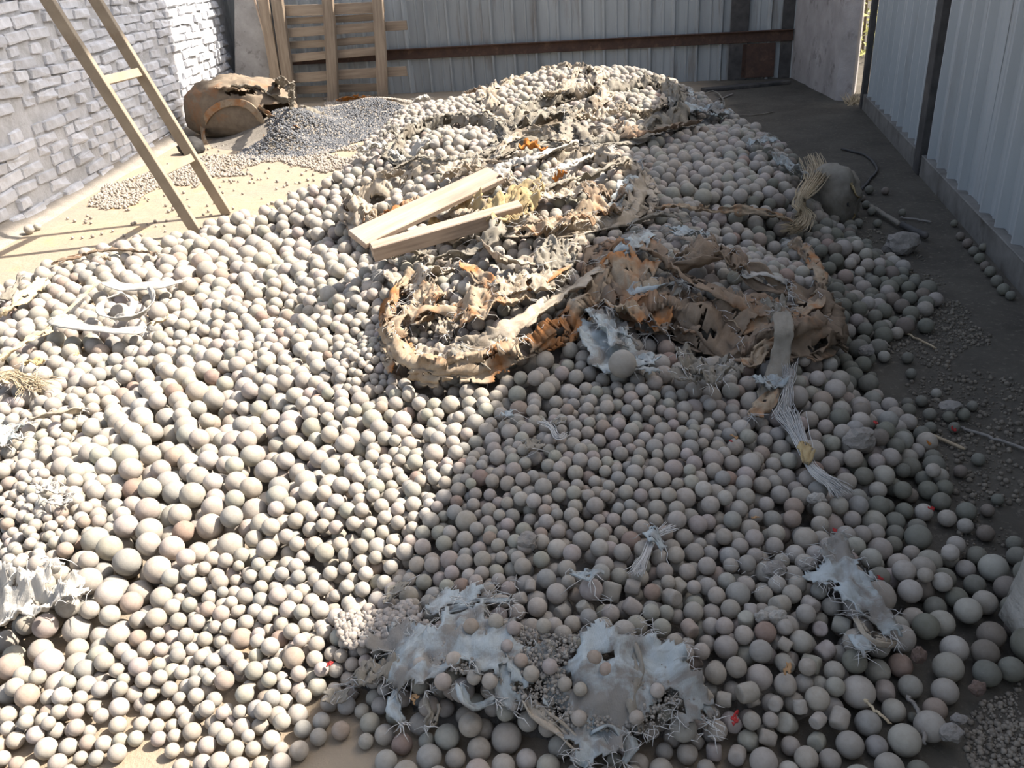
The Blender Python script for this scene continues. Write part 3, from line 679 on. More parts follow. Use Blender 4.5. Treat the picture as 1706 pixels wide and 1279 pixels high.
LC = label_balls(cyl, 'stubby cylinder')
SPL = {0: 'bigger round ball amid small shaded balls mid-slope', 1: 'brown ball sitting in sunlight above the bottom-left rows', 2: 'round brown ball in sunlight close to the shadow line', 3: 'brown-grey ball near the bottom of the sunlit slope', 4: 'grey ball among small sunlit balls near the bottom edge', 5: 'fat brownish ball at the sunlit bottom-left corner', 6: 'largest round ball in the shade beside the pale concrete block', 7: 'fat ball at the bottom edge below the concrete block', 8: 'large dark grey ball beside the frayed blue scrap', 9: 'upper of two fat balls touching at the right side', 10: 'lower of two fat balls touching at the right side', 11: 'large greenish ball at the edge of the soil', 12: 'large greenish ball among the right-hand rows', 13: 'large ball next to the pale block, upper one', 14: 'large ball next to the pale block, lower one', 15: 'large ball in the rows left of the block', 16: 'fat ball amid the sunlit slope', 17: 'biggest sunlit ball, beside the bundle of white rags', 18: 'fat sunlit ball under the white strap loops', 19: 'left one of two balls side by side on the soil edge', 20: 'right one of two balls side by side on the soil edge'}
SPL2 = ['lone bigger ball left of the frayed blue scrap', 'bigger ball nestled beside two brown balls on the shadow line', 'brown-tinged ball just above the brown pair in sunlight', 'bigger ball below the white strap in the sunlit top-left', 'round grey ball among smaller shaded ones mid-slope', 'round ball close above the frayed blue scrap', 'bare round ball in the shade below the white rope']
for i in sorted(cho):
    if is_cyl[i]: continue
    x, y, z, r = B[i]
    kind = 'round' if rng.random() < .45 or i < NBIG else ('worn' if rng.random() < .7 else 'dented')
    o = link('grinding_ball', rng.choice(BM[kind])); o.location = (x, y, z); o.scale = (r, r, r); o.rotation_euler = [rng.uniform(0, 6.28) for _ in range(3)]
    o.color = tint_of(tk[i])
    spn = next((n for n, q in SPECIAL.items() if q == i), None)
    lb = SPL.get(spn) or LB.get(i) or SPL2[spn - 21]
    tag(o, lb, 'ball', 'steel grinding balls that show largest')
for i in cyl:
    x, y, z, r = B[i]
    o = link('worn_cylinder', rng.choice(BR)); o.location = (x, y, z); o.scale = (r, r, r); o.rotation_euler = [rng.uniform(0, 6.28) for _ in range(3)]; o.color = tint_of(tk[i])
    tag(o, LC[i], 'cylinder', 'worn steel cylinders among the balls')
rest = [i for i in range(len(B)) if i not in cho and not is_cyl[i]]
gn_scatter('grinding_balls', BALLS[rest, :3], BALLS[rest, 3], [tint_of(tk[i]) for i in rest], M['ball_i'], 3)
tag(bpy.data.objects['grinding_balls'], 'thousands of smaller dusty steel grinding balls heaped across the yard', 'ball', kind='stuff')
print('rest', len(rest), 'cho', len(cho), 'cyl', len(cyl), 'vis300 px', vis[order[299]])

# ------------------------------------------------------------------ ladder, pallet, planks
lad = empty('ladder', (-2.0, 5.82, 0)); tag(lad, 'tan steel ladder leaning towards the whitewashed brick wall', 'ladder')
ldir = np.array([-.15, -.02, .42]); LF, LR = np.array([-2.04, 5.58, .004]), np.array([-1.97, 6.06, .004])
lup = np.cross(ldir, LR - LF)
for a in (LF, LR): put(beam('stile', a, a + ldir * 4.55, .040, .075, M['ladder'], updir=tuple(lup), bev=.003), lad)
for t in (1.0, 2.38, 3.75):
    a, b = LF + ldir * t, LR + ldir * t; put(beam('rung', a, b, .055, .035, M['ladder'], updir=tuple(lup), bev=.003), lad)

pal = empty('wooden_pallet', (-2.1, 11.85, 0)); tag(pal, 'tall weathered wooden pallet standing on edge against the back sheeting', 'pallet')
PA, PB = BA + bn * .56, BB + bn * .56
def pp(px, py, off=0.0): return onplane(px, py, PA + bn * off, PB + bn * off)
for (x0, y0, x1, y1, w) in ((462, 0, 484, 152, .15), (546, 0, 556, 160, .14), (629, 0, 638, 158, .13)):
    a, b = pp(x1, y1, .05), pp(x0, y0, .05); d = b - a; d[2] = max(d[2], .1); a = a - d * ((a[2] - .0) / d[2]); b = a + d / d[2] * 1.55
    put(beam('upright', a, b, w, .07, M['wood'], updir=(bn[0], bn[1], 0), warp=.018, seed=x0), pal)
for k, (x0, y0, x1, y1, w) in enumerate(((470, 18, 640, 12, .13), (470, 55, 678, 42, .11), (470, 98, 636, 84, .10), (450, 132, 678, 118, .12))):
    a, b = pp(x0, y0, -.01), pp(x1, y1, -.01); put(beam('board', a, b, w, .03, M['wood'], updir=(bn[0], bn[1], 0), warp=.012, seed=k + 9), pal)
for k, (x0, y0, x1, y1, w) in enumerate(((475, 76, 632, 66, .09), (480, 150, 632, 146, .10), (470, 36, 632, 28, .08))):
    a, b = pp(x0, y0, -.09), pp(x1, y1, -.09); put(beam('board', a, b, w, .025, M['wood'], updir=(bn[0], bn[1], 0), warp=.012, seed=k + 19), pal)
a, b = onplane(470, 158, PA, PB), onplane(446, 0, PA, PB); a[2] = 0.0
b = a + (b - a) / (b - a)[2] * 1.5
o = beam('leaning_plank', a - np.array([.05, 0, 0]), b - np.array([.05, 0, 0]), .14, .035, M['wood'], updir=(bn[0], bn[1], 0), warp=.012, seed=31)
tag(o, 'brown plank leaning upright between the grey pier and the pallet', 'plank')
a, b = onplane(462, 95, PA, PB), onplane(436, 0, PA, PB); a2 = a - (b - a) / (b - a)[2] * a[2]; b = a2 + (b - a2) / (b - a2)[2] * 1.5
tag(beam('thin_batten', a2 - np.array([.10, -.05, 0]), b - np.array([.10, -.05, 0]), .022, .022, M['plank'], updir=(bn[0], bn[1], 0)), 'thin pale batten propped beside the grey pier', 'batten')

def P3(px, py, z): return G(px, py, z)
o = beam('wooden_plank', P3(594, 399, .45), P3(826, 290, .57), .128, .03, M['plank'], updir=(.12, -.35, .93), warp=.006, seed=3)
tag(o, 'wide pale plank lying slantwise on top of the torn bags', 'plank')
o = beam('wooden_plank', P3(620, 420, .40), P3(868, 349, .49), .060, .075, M['plank'], updir=(.05, -.25, .97), warp=.005, seed=5)
tag(o, 'narrow square-edged plank below the wide plank, poking through cloth', 'plank')

# ------------------------------------------------------------------ cloth builders
def finish_cloth(bm, name, mat, t=.004, sm=True, one=True):
    if one:
        seen = set(); best = []
        for f0 in bm.faces:
            if f0 in seen: continue
            st_ = [f0]; seen.add(f0); comp = []
            while st_:
                q = st_.pop(); comp.append(q)
                for e in q.edges:
                    for g in e.link_faces:
                        if g not in seen: seen.add(g); st_.append(g)
            if len(comp) > len(best): best = comp
        keep = set(best); bmesh.ops.delete(bm, geom=[q for q in bm.faces if q not in keep], context='FACES')
    loose = [v for v in bm.verts if not v.link_faces]
    bmesh.ops.delete(bm, geom=loose, context='VERTS')
    o = link(name, bm_mesh(bm, name, sm), mat); return solid(o, t)
def threads_along(pts, n, ln, r, seed, name='frayed_threads', mat='thread'):
    """loose threads hanging from the torn edge pts (list of 3D)"""
    rg = random.Random(seed); paths = []
    for _ in range(n):
        p = np.array(rg.choice(pts)); a = rg.uniform(0, 6.28); l = ln * rg.uniform(.3, 1.2); d = np.array([math.cos(a), math.sin(a), rg.uniform(-.4, .35)])
        q = [p + d * l * t + np.array([0, 0, -.35 * l * t * t]) + np.array([rg.uniform(-1, 1), rg.uniform(-1, 1), rg.uniform(-.3, .6)]) * l * .22 * t for t in (0, .33, .66, 1)]
        paths.append(q)
    o = link(name, tubes_mesh(name, paths, r, 3), M[mat]); o['kind'] = 'stuff'; return o
def centre_obj(o):
    """move an object's origin to the foot of its own shape"""
    c = np.array([v.co for v in o.data.vertices]); m = (c.min(0) + c.max(0)) / 2; m[2] = c.min(0)[2]
    o.data.transform(Matrix.Translation(-Vector(m))); o.location = m; return o
def bag_wall(key, mat, arc=(0, 1), inner=.07, drop=.16, flare=.05, amp=.026, tatter=.33, seed=0, rise=.035, n=460):
    pts = catmull([G(*p) for p in RIMS[key]], n, True); c = np.mean(pts, 0)
    prof = [(-inner, -.06), (-inner * .6, -.012), (-inner * .2, .012), (.008, .014), (.03, -.008), (.30, -.3), (.55, -.55), (.8, -.8), (1.0, -1.0)]
    prof = [tuple(q) for q in catmull([(a, b, 0) for a, b in prof], 19)]
    prof = [(q[0], q[1]) for q in prof]; JS = 8 / 18.0
    bm = bmesh.new(); rows = []; s = 0.0
    i0, i1 = int(arc[0] * n), int(arc[1] * n); closed = arc == (0, 1); edge = []
    for i in range(i0, i1 + (0 if closed else 1)):
        p, q = pts[i % n], pts[(i + 1) % n]; t = q - p; s += float(np.hypot(t[0], t[1])); out = np.array([t[1], -t[0]]); out /= np.hypot(*out) + 1e-9
        if out @ (p[:2] - c[:2]) < 0: out = -out
        row = []
        for j, (o_, d_) in enumerate(prof):
            jj_ = j * JS; k_ = min(max(jj_ - 4, 0), 1)
            oo = (1 - k_) * min(o_, .03) + k_ * (.02 + flare * o_ * 1.6); dd = (1 - k_) * (d_ if jj_ < 3.5 else max(d_, -.012)) + k_ * drop * d_
            w = .35 + .65 * min(1, jj_ / 6)
            oo += amp * w * (1.2 * ridged(s * 1.8, jj_ * .6 + s * 1.2, seed) - .75) + amp * .7 * nz(s * 5, jj_ * .9, seed + 3) + amp * .5 * ridged(s * 5 + jj_ * 1.2, jj_ * 1.5, seed + 11) + amp * .25 * nz(s * 40, jj_ * 2, seed)
            zz = dd + amp * .9 * nz(s * 9, jj_ * .35, seed + 8) + amp * .7 * nz(s * 14, jj_ * 1.2, seed + 5) * (1.5 if jj_ < 5 else .8) + amp * .35 * nz(s * 70, jj_ * 2, seed)
            x, y = p[0] + out[0] * oo, p[1] + out[1] * oo
            top = max(min(p[2] - .02, bil(DRAPE, p[0], p[1]) + .10), bil(DRAPE, p[0], p[1]) + rise)
            z = max(top + zz, bil(DRAPE, x, y) + .006 + .006 * nz(s * 12, jj_))
            row.append(bm.verts.new((x, y, z)))
        rows.append(row); edge.append(tuple(row[5].co))
    m = len(rows)
    for i in range(m if closed else m - 1):
        a, b = rows[i], rows[(i + 1) % m]
        for j in range(len(prof) - 1):
            h = nz(i * .06 + seed * 9, j * .2, seed) + .5 * nz(i * .22, j * .5, seed + 2) + .28 * nz(i * .7, j * .9, seed + 4)
            thr = tatter + (.22 if 4 <= j <= 11 else 0) - (.18 if j > 15 else 0)
            if h > thr: continue
            bm.faces.new((a[j], a[j + 1], b[j + 1], b[j]))
    return finish_cloth(bm, 'bag_wall', mat, one=False), edge
def torn_bag(key, label, mat, **kw):
    c = np.mean(RIMW[key], 0); r = empty('torn_bag', (c[0], c[1], max(bil(TARGET, c[0], c[1]) - .15, 0))); tag(r, label, 'bag')
    th = kw.pop('threads', 70); nd = kw.get('seed', 0)
    o, e = bag_wall(key, M[mat], **kw); put(o, r); put(threads_along(e, th, .06, .0014, nd), r)
    return r
def strip(name, pts, width, mat, twist=0.0, curl=.25, crump=.012, seed=0, n=None, ragged=.15, t=.004, world=False, roll=0.0, fray=0, face=None):
    P = [np.array(p) if world else on_top(*p) for p in pts]
    ln = sum(np.linalg.norm(P[i + 1] - P[i]) for i in range(len(P) - 1)); n = n or max(12, int(ln / .011)); C = catmull(P, n); m = 9; kk = .011 / .018
    bm = bmesh.new(); rows = []
    for i, p in enumerate(C):
        tg = C[min(i + 1, n - 1)] - C[max(i - 1, 0)]; tg /= np.linalg.norm(tg) + 1e-9
        sd = np.cross(tg, (0, 0, 1.0) if face is None else face); sd /= np.linalg.norm(sd) + 1e-9; upv = np.cross(sd, tg)
        a = roll + twist * math.sin(i / n * 5.1 + seed) + .35 * twist * nz(i * .13, seed); ca, sa = math.cos(a), math.sin(a)
        s2 = sd * ca + upv * sa; u2 = upv * ca - sd * sa
        w = width * (1 - ragged + ragged * 2.2 * nz(i * .16, seed * 3.3) + ragged * 1.2 * nz(i * .5, seed * 1.3) + ragged * .4); row = []
        if i < 3 and ragged > .05: w *= .55 + .15 * i
        if i > n - 4 and ragged > .05: w *= .5 + .15 * (n - 1 - i)
        for k in range(m):
            f = k / (m - 1) - .5
            q = p + s2 * f * w + u2 * (curl * width * (f * f * 4 - .4) * nz(i * .045 + 2, seed)) + u2 * crump * (nz(i * .2, f * 4, seed) + .6 * ridged(i * .12, f * 7, seed + 9) + .5 * nz(i * .6, f * 9, seed + 4)) + s2 * crump * .6 * nz(i * .35, f * 3, seed + 7)
            if not world:
                g = bil(TTOP, q[0], q[1]); 
                if q[2] < bil(DRAPE, q[0], q[1]) + .002: q[2] = bil(DRAPE, q[0], q[1]) + .002 + .004 * (nz(i * .3, k) + 1)
            row.append(bm.verts.new(q))
        rows.append(row)
    for i in range(n - 1):
        for k in range(m - 1):
            if ragged > .1 and nz(i * .16 + seed, k * .45, seed + 2) + .4 * nz(i * .5, k * 1.1, seed) > .40: continue
            bm.faces.new((rows[i][k], rows[i][k + 1], rows[i + 1][k + 1], rows[i + 1][k]))
    ends = [tuple(v.co) for v in rows[0] + rows[-1]]
    o = finish_cloth(bm, name, M[mat], t)
    if fray:
        e = threads_along(ends, fray, width * .9, .0013, seed); centre_obj(o); put(e, o)
    else: centre_obj(o)
    return o
def scrap(name, px, py, a, b, rot, mat, up=.02, amp=.03, seed=0, fold=7.0, jag=.28, res=26, lift=.0, t=.004, fray=0, tilt=(0, 0)):
    """a crumpled torn piece of cloth lying on the heap, a by b metres"""
    c = on_top(px, py, 0); cr, sr = math.cos(rot), math.sin(rot); bm = bmesh.new(); V = {}; edge = []
    for i in range(res + 1):
        for j in range(res + 1):
            u, w = i / res * 2 - 1, j / res * 2 - 1
            rad = math.hypot(u, w) * (1.0 + .0 * u); ang = math.atan2(w, u)
            lim = .86 + jag * nz(math.cos(ang) * 1.7 + seed, math.sin(ang) * 1.7, seed * 2.2) * 2 + jag * .6 * nz(ang * 4.0, seed, 5)
            sq = max(abs(u), abs(w)) * .6 + rad * .4
            if sq > lim: continue
            x = c[0] + (u * a * cr - w * b * sr) * .5; y = c[1] + (u * a * sr + w * b * cr) * .5
            f1 = ridged(x * fold + seed * 3, y * fold * .7, seed) + .5 * ridged(x * fold * 2.3, y * fold * 2.1, seed + 4)
            x += amp * .5 * nz(x * 9, y * 9, seed + 1); y += amp * .5 * nz(x * 9, y * 9, seed + 2)
            f1 += .28 * ridged(x * 47, y * 41, seed + 6)
            z = bil(DRAPE, x, y) + .004 + up * max(0, f1 * .5 + .5) * .6 + amp * max(0, f1) + amp * .22 * nz(x * 70, y * 70, seed) + lift * max(0, sq / lim - .55) * (1 + nz(ang * 2, seed)) + max(0, u * tilt[0] + w * tilt[1])
            V[i, j] = bm.verts.new((x, y, z))
            if sq > lim - .1: edge.append((x, y, z))
    for i in range(res):
        for j in range(res):
            q = [V.get(k) for k in ((i, j), (i + 1, j), (i + 1, j + 1), (i, j + 1))]
            if all(q) and nz(i * 8.6 / res + seed, j * 8.6 / res, seed) + .4 * nz(i * 30 / res + seed, j * 30 / res, seed + 3) < .42: bm.faces.new(q)
    o = finish_cloth(bm, name, M[mat], t)
    if fray and edge:
        e = threads_along(edge, fray, .05, .0012, seed); centre_obj(o); put(e, o)
    else: centre_obj(o)
    return o
def drape(name, poly, mat, up=.008, amp=.012, seed=0, hole=.42, res=.009, jag=.03, curl=.02, fray=60, t=.003, P=None):
    pw = [tuple(on_top(*p)[:2]) for p in poly]; xs = [p[0] for p in pw]; ys = [p[1] for p in pw]
    ax = np.arange(min(xs) - .04, max(xs) + .04, res); ay = np.arange(min(ys) - .04, max(ys) + .04, res); QX, QY = np.meshgrid(ax, ay); D = poly_dist(pw, QX, QY)
    SD = np.maximum(blur(dil(TTOP, 1), 1), DRAPE - .012); bm = bmesh.new(); V = {}; edge = []
    for j in range(len(ay)):
        for i in range(len(ax)):
            x, y = ax[i], ay[j]; d = D[j, i] + jag * nz(x * 13, y * 13, seed) + jag * .7 * nz(x * 34, y * 34, seed)
            if d < 0: continue
            k = max(0, 1 - d / .05)
            cr = ridged(x * 8 + seed, y * 6, seed) * .6 + ridged(x * 19, y * 17, seed + 2) * .45 + ridged(x * 45, y * 40, seed + 4) * .3
            z = bil(SD, x, y) + up + amp * max(0, cr) + amp * .35 * nz(x * 60, y * 60, seed) + curl * k * max(0, nz(x * 9, y * 9, seed + 6) + .25)
            V[i, j] = bm.verts.new((x + .006 * nz(x * 20, y * 20, 1), y + .006 * nz(x * 20, y * 20, 2), z))
            if d < res * 1.5: edge.append((x, y, z))
    for (i, j), q in V.items():
        w = [q, V.get((i + 1, j)), V.get((i + 1, j + 1)), V.get((i, j + 1))]
        x, y = ax[i], ay[j]
        if all(w) and nz(x * 7 + 3, y * 7, seed + 5) + .5 * nz(x * 21, y * 21, seed) < hole: bm.faces.new(w)
    o = finish_cloth(bm, name, M[mat], t)
    e = threads_along(edge, fray, .034, .0009, seed) if fray and edge else None
    centre_obj(o)
    if e: put(e, o)
    return o

# ------------------------------------------------------------------ torn bags
torn_bag('front', 'torn beige bag spilling balls at the front of the heap, two planks on it', 'cloth_or', seed=1, arc=ARCS['front'], drop=.07, flare=.012, tatter=.12, amp=.024, rise=.012)
torn_bag('mid', 'collapsed beige bag behind the planks, rims folded flat in sunlight', 'cloth', seed=2, drop=.08, flare=.04, tatter=.22, amp=.036, rise=.02)
torn_bag('round', 'small open bag brimful of neat balls at the left of the heap', 'cloth_gr', seed=3, drop=.10, flare=.05, tatter=.34, inner=.03, amp=.03)
torn_bag('back', 'torn bag at the very back of the heap below the rusty rail', 'cloth', seed=4, drop=.12, tatter=.24, amp=.04)
torn_bag('far_right', 'big folded bag at the back right with drooping sides', 'cloth_gr', seed=5, drop=.20, flare=.09, tatter=.36, amp=.045)
torn_bag('brown', 'shaded rust-brown bag torn wide open, full of grey balls', 'cloth_br', seed=6, arc=ARCS['brown'], drop=.11, flare=.035, tatter=.26, amp=.042, inner=.10, rise=.02)

# ------------------------------------------------------------------ loose strips, straps and rags on the heap: (points in the picture with lift), width, cloth, label
ST = [
 ('cloth_strip', [(706, 452, .03), (745, 432, .05), (790, 418, .06), (826, 385, .10), (838, 352, .05)], .10, 'cloth_gr', 1.0, 'grey rolled strip curling up beside the narrow plank'),
 ('cloth_strip', [(640, 455, .02), (672, 478, .03), (706, 494, .03), (735, 520, .02), (740, 560, .02)], .06, 'cloth', .8, 'beige strip hanging below the plank ends at the left'),
 ('cloth_strip', [(690, 590, .03), (740, 592, .03), (800, 575, .04), (860, 545, .06), (920, 505, .06), (975, 468, .06), (1010, 440, .05)], .11, 'cloth', .6, 'long beige band along the front rim of the heap'),
 ('cloth_strip', [(655, 560, .03), (680, 530, .06), (720, 518, .06), (765, 522, .03)], .09, 'cloth_or', .9, 'orange-edged strip at the front left corner of the heap'),
 ('cloth_strip', [(760, 580, .05), (790, 600, .03), (812, 612, .0)], .10, 'cloth_gr', .3, 'short grey ribbed strap hanging over the front rim'),
 ('cloth_strip', [(800, 405, .03), (830, 430, .05), (880, 438, .04), (930, 420, .05), (972, 395, .04)], .08, 'cloth', 1.0, 'crumpled beige band right of the narrow plank end'),
 ('cloth_strip', [(770, 440, .03), (810, 470, .05), (850, 480, .04), (900, 470, .06), (950, 450, .04)], .07, 'cloth_or', 1.0, 'stained band crossing the middle of the front bag'),
 ('cloth_strip', [(700, 410, .02), (716, 450, .04), (722, 500, .03), (742, 560, .03)], .05, 'cloth', .7, 'narrow pale strip running down below the wide plank'),
 ('cloth_strip', [(600, 330, .03), (625, 300, .05), (668, 290, .05), (710, 292, .03)], .08, 'cloth', .8, 'beige fold around the left corner of the middle bag'),
 ('cloth_strip', [(590, 360, .03), (620, 372, .05), (650, 352, .06), (690, 340, .06), (720, 335, .04)], .14, 'cloth_or', .5, 'tan folded cloth with a dark hole, behind the wide plank end'),
 ('cloth_strip', [(650, 288, .03), (700, 262, .05), (745, 270, .05), (790, 262, .04), (830, 250, .04)], .07, 'cloth_gr', .7, 'greyish strip lying along the foot of the round bag'),
 ('cloth_strip', [(800, 300, .05), (850, 275, .06), (900, 258, .07), (960, 240, .05)], .09, 'white', .5, 'bright white strip catching sun behind the wide plank'),
 ('cloth_strip', [(905, 292, .05), (950, 275, .06), (990, 258, .06), (1022, 246, .05)], .06, 'white', .4, 'second bright white strip near the right rim of the middle bag'),
 ('cloth_strip', [(850, 330, .03), (900, 318, .05), (960, 305, .06), (1010, 285, .07), (1048, 268, .05), (1058, 300, .03)], .10, 'cloth_gr', .9, 'olive band looping along the right side of the middle bag'),
 ('cloth_strip', [(840, 305, .04), (870, 318, .05), (920, 312, .05), (970, 300, .04)], .05, 'cloth', .8, 'thin beige rim in the middle bag between balls'),
 ('cloth_strip', [(830, 262, .03), (848, 232, .06), (900, 215, .08), (930, 232, .07), (960, 244, .05)], .07, 'cloth', 1.2, 'looped beige strap left of the big folded bag'),
 ('cloth_strip', [(822, 242, .03), (850, 215, .05), (880, 190, .06), (905, 188, .05)], .08, 'cloth_gr', .9, 'grey strap rising beside the round bag'),
 ('cloth_strip', [(940, 240, .03), (945, 205, .08), (952, 185, .10), (968, 215, .07), (985, 240, .04)], .10, 'cloth_gr', .8, 'dark-lined flap standing up in front of the big folded bag'),
 ('cloth_strip', [(860, 190, .04), (900, 165, .06), (940, 150, .07), (985, 140, .06)], .08, 'cloth', .9, 'beige rim strip across the big folded bag'),
 ('cloth_strip', [(900, 120, .04), (922, 105, .08), (950, 122, .07), (985, 138, .04)], .07, 'cloth', .9, 'pale strip peaking at the top of the back bag'),
 ('cloth_strip', [(800, 150, .04), (832, 138, .06), (870, 130, .05), (905, 118, .05)], .08, 'cloth', .8, 'beige strip over the balls of the back bag'),
 ('cloth_strip', [(1020, 210, .04), (1060, 222, .05), (1110, 215, .05), (1160, 205, .04)], .14, 'cloth_br', .4, 'brown drooping fold on the shaded side of the big folded bag'),
 ('cloth_strip', [(1030, 172, .05), (1070, 190, .05), (1100, 180, .06), (1130, 158, .04)], .09, 'cloth', .9, 'crumpled beige strip on the right top of the big folded bag'),
 ('cloth_strip', [(1130, 150, .03), (1160, 180, .03), (1200, 195, .02), (1230, 200, .02)], .06, 'blue', .7, 'bluish rag trailing right from the big folded bag'),
 ('cloth_strip', [(1005, 445, .03), (1030, 425, .06), (1060, 405, .07), (1078, 388, .04)], .09, 'blue', .5, 'pale blue rim strip at the left lip of the brown bag'),
 ('cloth_strip', [(1022, 500, .05), (1060, 482, .07), (1100, 478, .07), (1140, 470, .06)], .07, 'blue', .4, 'bluish-grey strap lying over the front lip of the brown bag'),
 ('cloth_strip', [(1138, 475, .07), (1110, 500, .06), (1085, 525, .03), (1078, 560, .0)], .10, 'cloth_gr', .4, 'grey tongue hanging from the front of the brown bag'),
 ('cloth_strip', [(1072, 400, .05), (1100, 430, .07), (1130, 455, .07), (1180, 480, .07), (1240, 505, .06), (1300, 520, .05)], .12, 'cloth_br', .7, 'thick brown fold running across the front of the brown bag'),
 ('cloth_strip', [(1120, 455, .05), (1170, 440, .07), (1215, 430, .07), (1250, 455, .05), (1310, 490, .04)], .11, 'cloth_br', .9, 'brown crumpled flap inside the brown bag'),
 ('cloth_strip', [(1150, 500, .06), (1210, 525, .06), (1270, 540, .05), (1330, 525, .05), (1366, 490, .05)], .09, 'cloth_or', .6, 'orange-brown hem around the right front of the brown bag'),
 ('cloth_strip', [(1320, 400, .04), (1350, 430, .05), (1368, 470, .05), (1360, 510, .04)], .07, 'cloth_or', .9, 'ragged orange edge at the right side of the brown bag'),
 ('cloth_strip', [(1235, 455, .06), (1275, 462, .06), (1310, 472, .05)], .06, 'white', .6, 'small whitish torn lining inside the brown bag'),
 ('cloth_strip', [(1050, 375, .03), (1085, 362, .05), (1120, 360, .04), (1150, 368, .03)], .05, 'cloth_gr', .6, 'grey strap bridging balls above the brown bag'),
 ('cloth_strip', [(1090, 350, .03), (1130, 345, .04), (1180, 350, .03), (1260, 352, .03), (1330, 372, .03)], .05, 'cloth_or', .8, 'thin orange-edged rim across the right pile'),
 ('cloth_strip', [(1020, 360, .03), (1035, 320, .05), (1060, 290, .06), (1068, 270, .04)], .08, 'blue', .6, 'pale blue torn edge on the shadow line of the middle bag'),
 ('strap', [(1300, 520, .16), (1306, 545, .13), (1302, 585, .07), (1290, 630, .03), (1272, 668, .01)], .065, 'cloth_gr', .25, 'grey-green strap hanging down right of the brown bag'),
 ('cloth_strip', [(1292, 650, .01), (1278, 668, .015), (1262, 685, .015), (1252, 697, .01)], .05, 'cloth_or', .3, 'orange cloth tongue below the hanging strap'),
 ('cloth_strip', [(1230, 590, .01), (1250, 612, .02), (1270, 580, .05), (1300, 570, .05)], .05, 'cloth_or', .7, 'orange scrap tucked beside the hanging strap'),
 ('strap', [(176, 470, .05), (205, 478, .05), (240, 476, .05), (280, 474, .05), (302, 468, .03)], .085, 'white', .2, 'upper white strap lying flat across the sunlit balls'),
 ('strap', [(248, 478, .05), (256, 500, .06), (238, 522, .06), (200, 532, .05), (168, 522, .05), (172, 502, .06), (205, 490, .06), (222, 505, .05), (212, 525, .04), (190, 530, .04)], .036, 'white', .9, 'curled loop of white strap on the sunlit balls'),
 ('strap', [(92, 528, .05), (110, 538, .06), (150, 546, .05), (195, 550, .05), (242, 550, .04)], .09, 'white', .25, 'lower white strap below the curled loop'),
 ('cloth_strip', [(0, 600, .03), (30, 580, .04), (60, 562, .04), (85, 548, .04)], .06, 'straw', .4, 'straw-coloured band at the left edge below the white straps'),
 ('cloth_strip', [(0, 528, .02), (25, 510, .03), (50, 485, .03), (72, 465, .02)], .07, 'straw', .4, 'straw-coloured band along the upper left edge of the balls'),
 ('cloth_strip', [(0, 502, .01), (16, 488, .03), (34, 462, .04)], .05, 'cloth_gr', .7, 'dark rag at the far left where the bare floor begins'),
 ('cloth_strip', [(85, 440, .01), (130, 428, .02), (175, 418, .02), (230, 420, .01), (262, 424, .01)], .03, 'cloth_br', .5, 'thin brown hem where balls meet the bare floor'),
 ('cloth_strip', [(50, 700, .02), (90, 692, .03), (135, 683, .02)], .03, 'cloth', .6, 'thin twisted rag among balls at the left'),
 ('cloth_strip', [(560, 168, .06), (600, 162, .08), (640, 168, .07), (672, 176, .04)], .08, 'orange', .8, 'orange torn rim on the pellet pile before the pallet'),
 ('cloth_strip', [(510, 178, .10), (530, 190, .10), (545, 205, .06), (556, 222, .02)], .12, 'cloth_gr', .4, 'grey sleeve of the tipped sack lying on the pellets'),
 ('plastic_tatter', [(662, 1150, .012), (655, 1175, .012), (668, 1205, .01)], .035, 'blue', .6, 'bluish tatter hanging from the left end of the torn blue sheet'),
 ('plastic_tatter', [(715, 1150, .02), (722, 1185, .012), (716, 1210, .008)], .035, 'cloth_gr', .6, 'grey fringe hanging over the hollow below the torn blue sheet'),
 ('plastic_tatter', [(765, 1140, .02), (772, 1165, .03), (790, 1180, .02), (826, 1165, .02)], .035, 'blue', .8, 'bright blue-white tongue at the middle of the torn blue sheet'),
 ('plastic_tatter', [(832, 1070, .02), (842, 1110, .03), (846, 1150, .02), (862, 1180, .01)], .05, 'blue', .5, 'pale blue band running down the middle of the torn blue sheet'),
 ('plastic_tatter', [(870, 1165, .012), (905, 1195, .02), (945, 1225, .02), (970, 1262, .01)], .030, 'cloth', .7, 'beige folded hem along the lower edge of the torn blue sheet'),
 ('plastic_tatter', [(1050, 1060, .02), (1062, 1110, .03), (1052, 1165, .03), (1070, 1220, .015)], .030, 'cloth_gr', .7, 'long grey twisted edge on the right half of the torn blue sheet'),
 ('plastic_tatter', [(1100, 1080, .02), (1140, 1110, .025), (1150, 1150, .02), (1190, 1195, .01)], .035, 'blue', .8, 'bluish crumpled edge at the right end of the torn blue sheet'),
 ('plastic_tatter', [(985, 1225, .012), (1020, 1210, .025), (1050, 1240, .02), (1040, 1270, .01)], .035, 'blue', .9, 'curled bluish rag at the bottom edge below the torn blue sheet'),
 ('plastic_tatter', [(680, 1095, .012), (720, 1065, .02), (762, 1048, .02)], .022, 'blue', .5, 'narrow bluish fold at the upper left of the torn blue sheet'),
 ('plastic_tatter', [(740, 1020, .01), (790, 1005, .015), (850, 1000, .01)], .020, 'blue', .4, 'thin bluish fold in the dusty shredded strip'),
 ('plastic_tatter', [(590, 1130, .01), (615, 1120, .02), (640, 1130, .012)], .035, 'cloth_gr', .7, 'greyish folded rag just right of the shadow line at the bottom'),
 ('plastic_tatter', [(1395, 915, .012), (1425, 950, .02), (1438, 985, .015)], .03, 'blue', .6, 'bluish fold along the frayed blue plastic scrap'),
 ('plastic_tatter', [(1425, 1030, .012), (1450, 1062, .02), (1492, 1072, .01)], .022, 'cloth', .6, 'beige frayed edge below the frayed blue plastic scrap'),
]
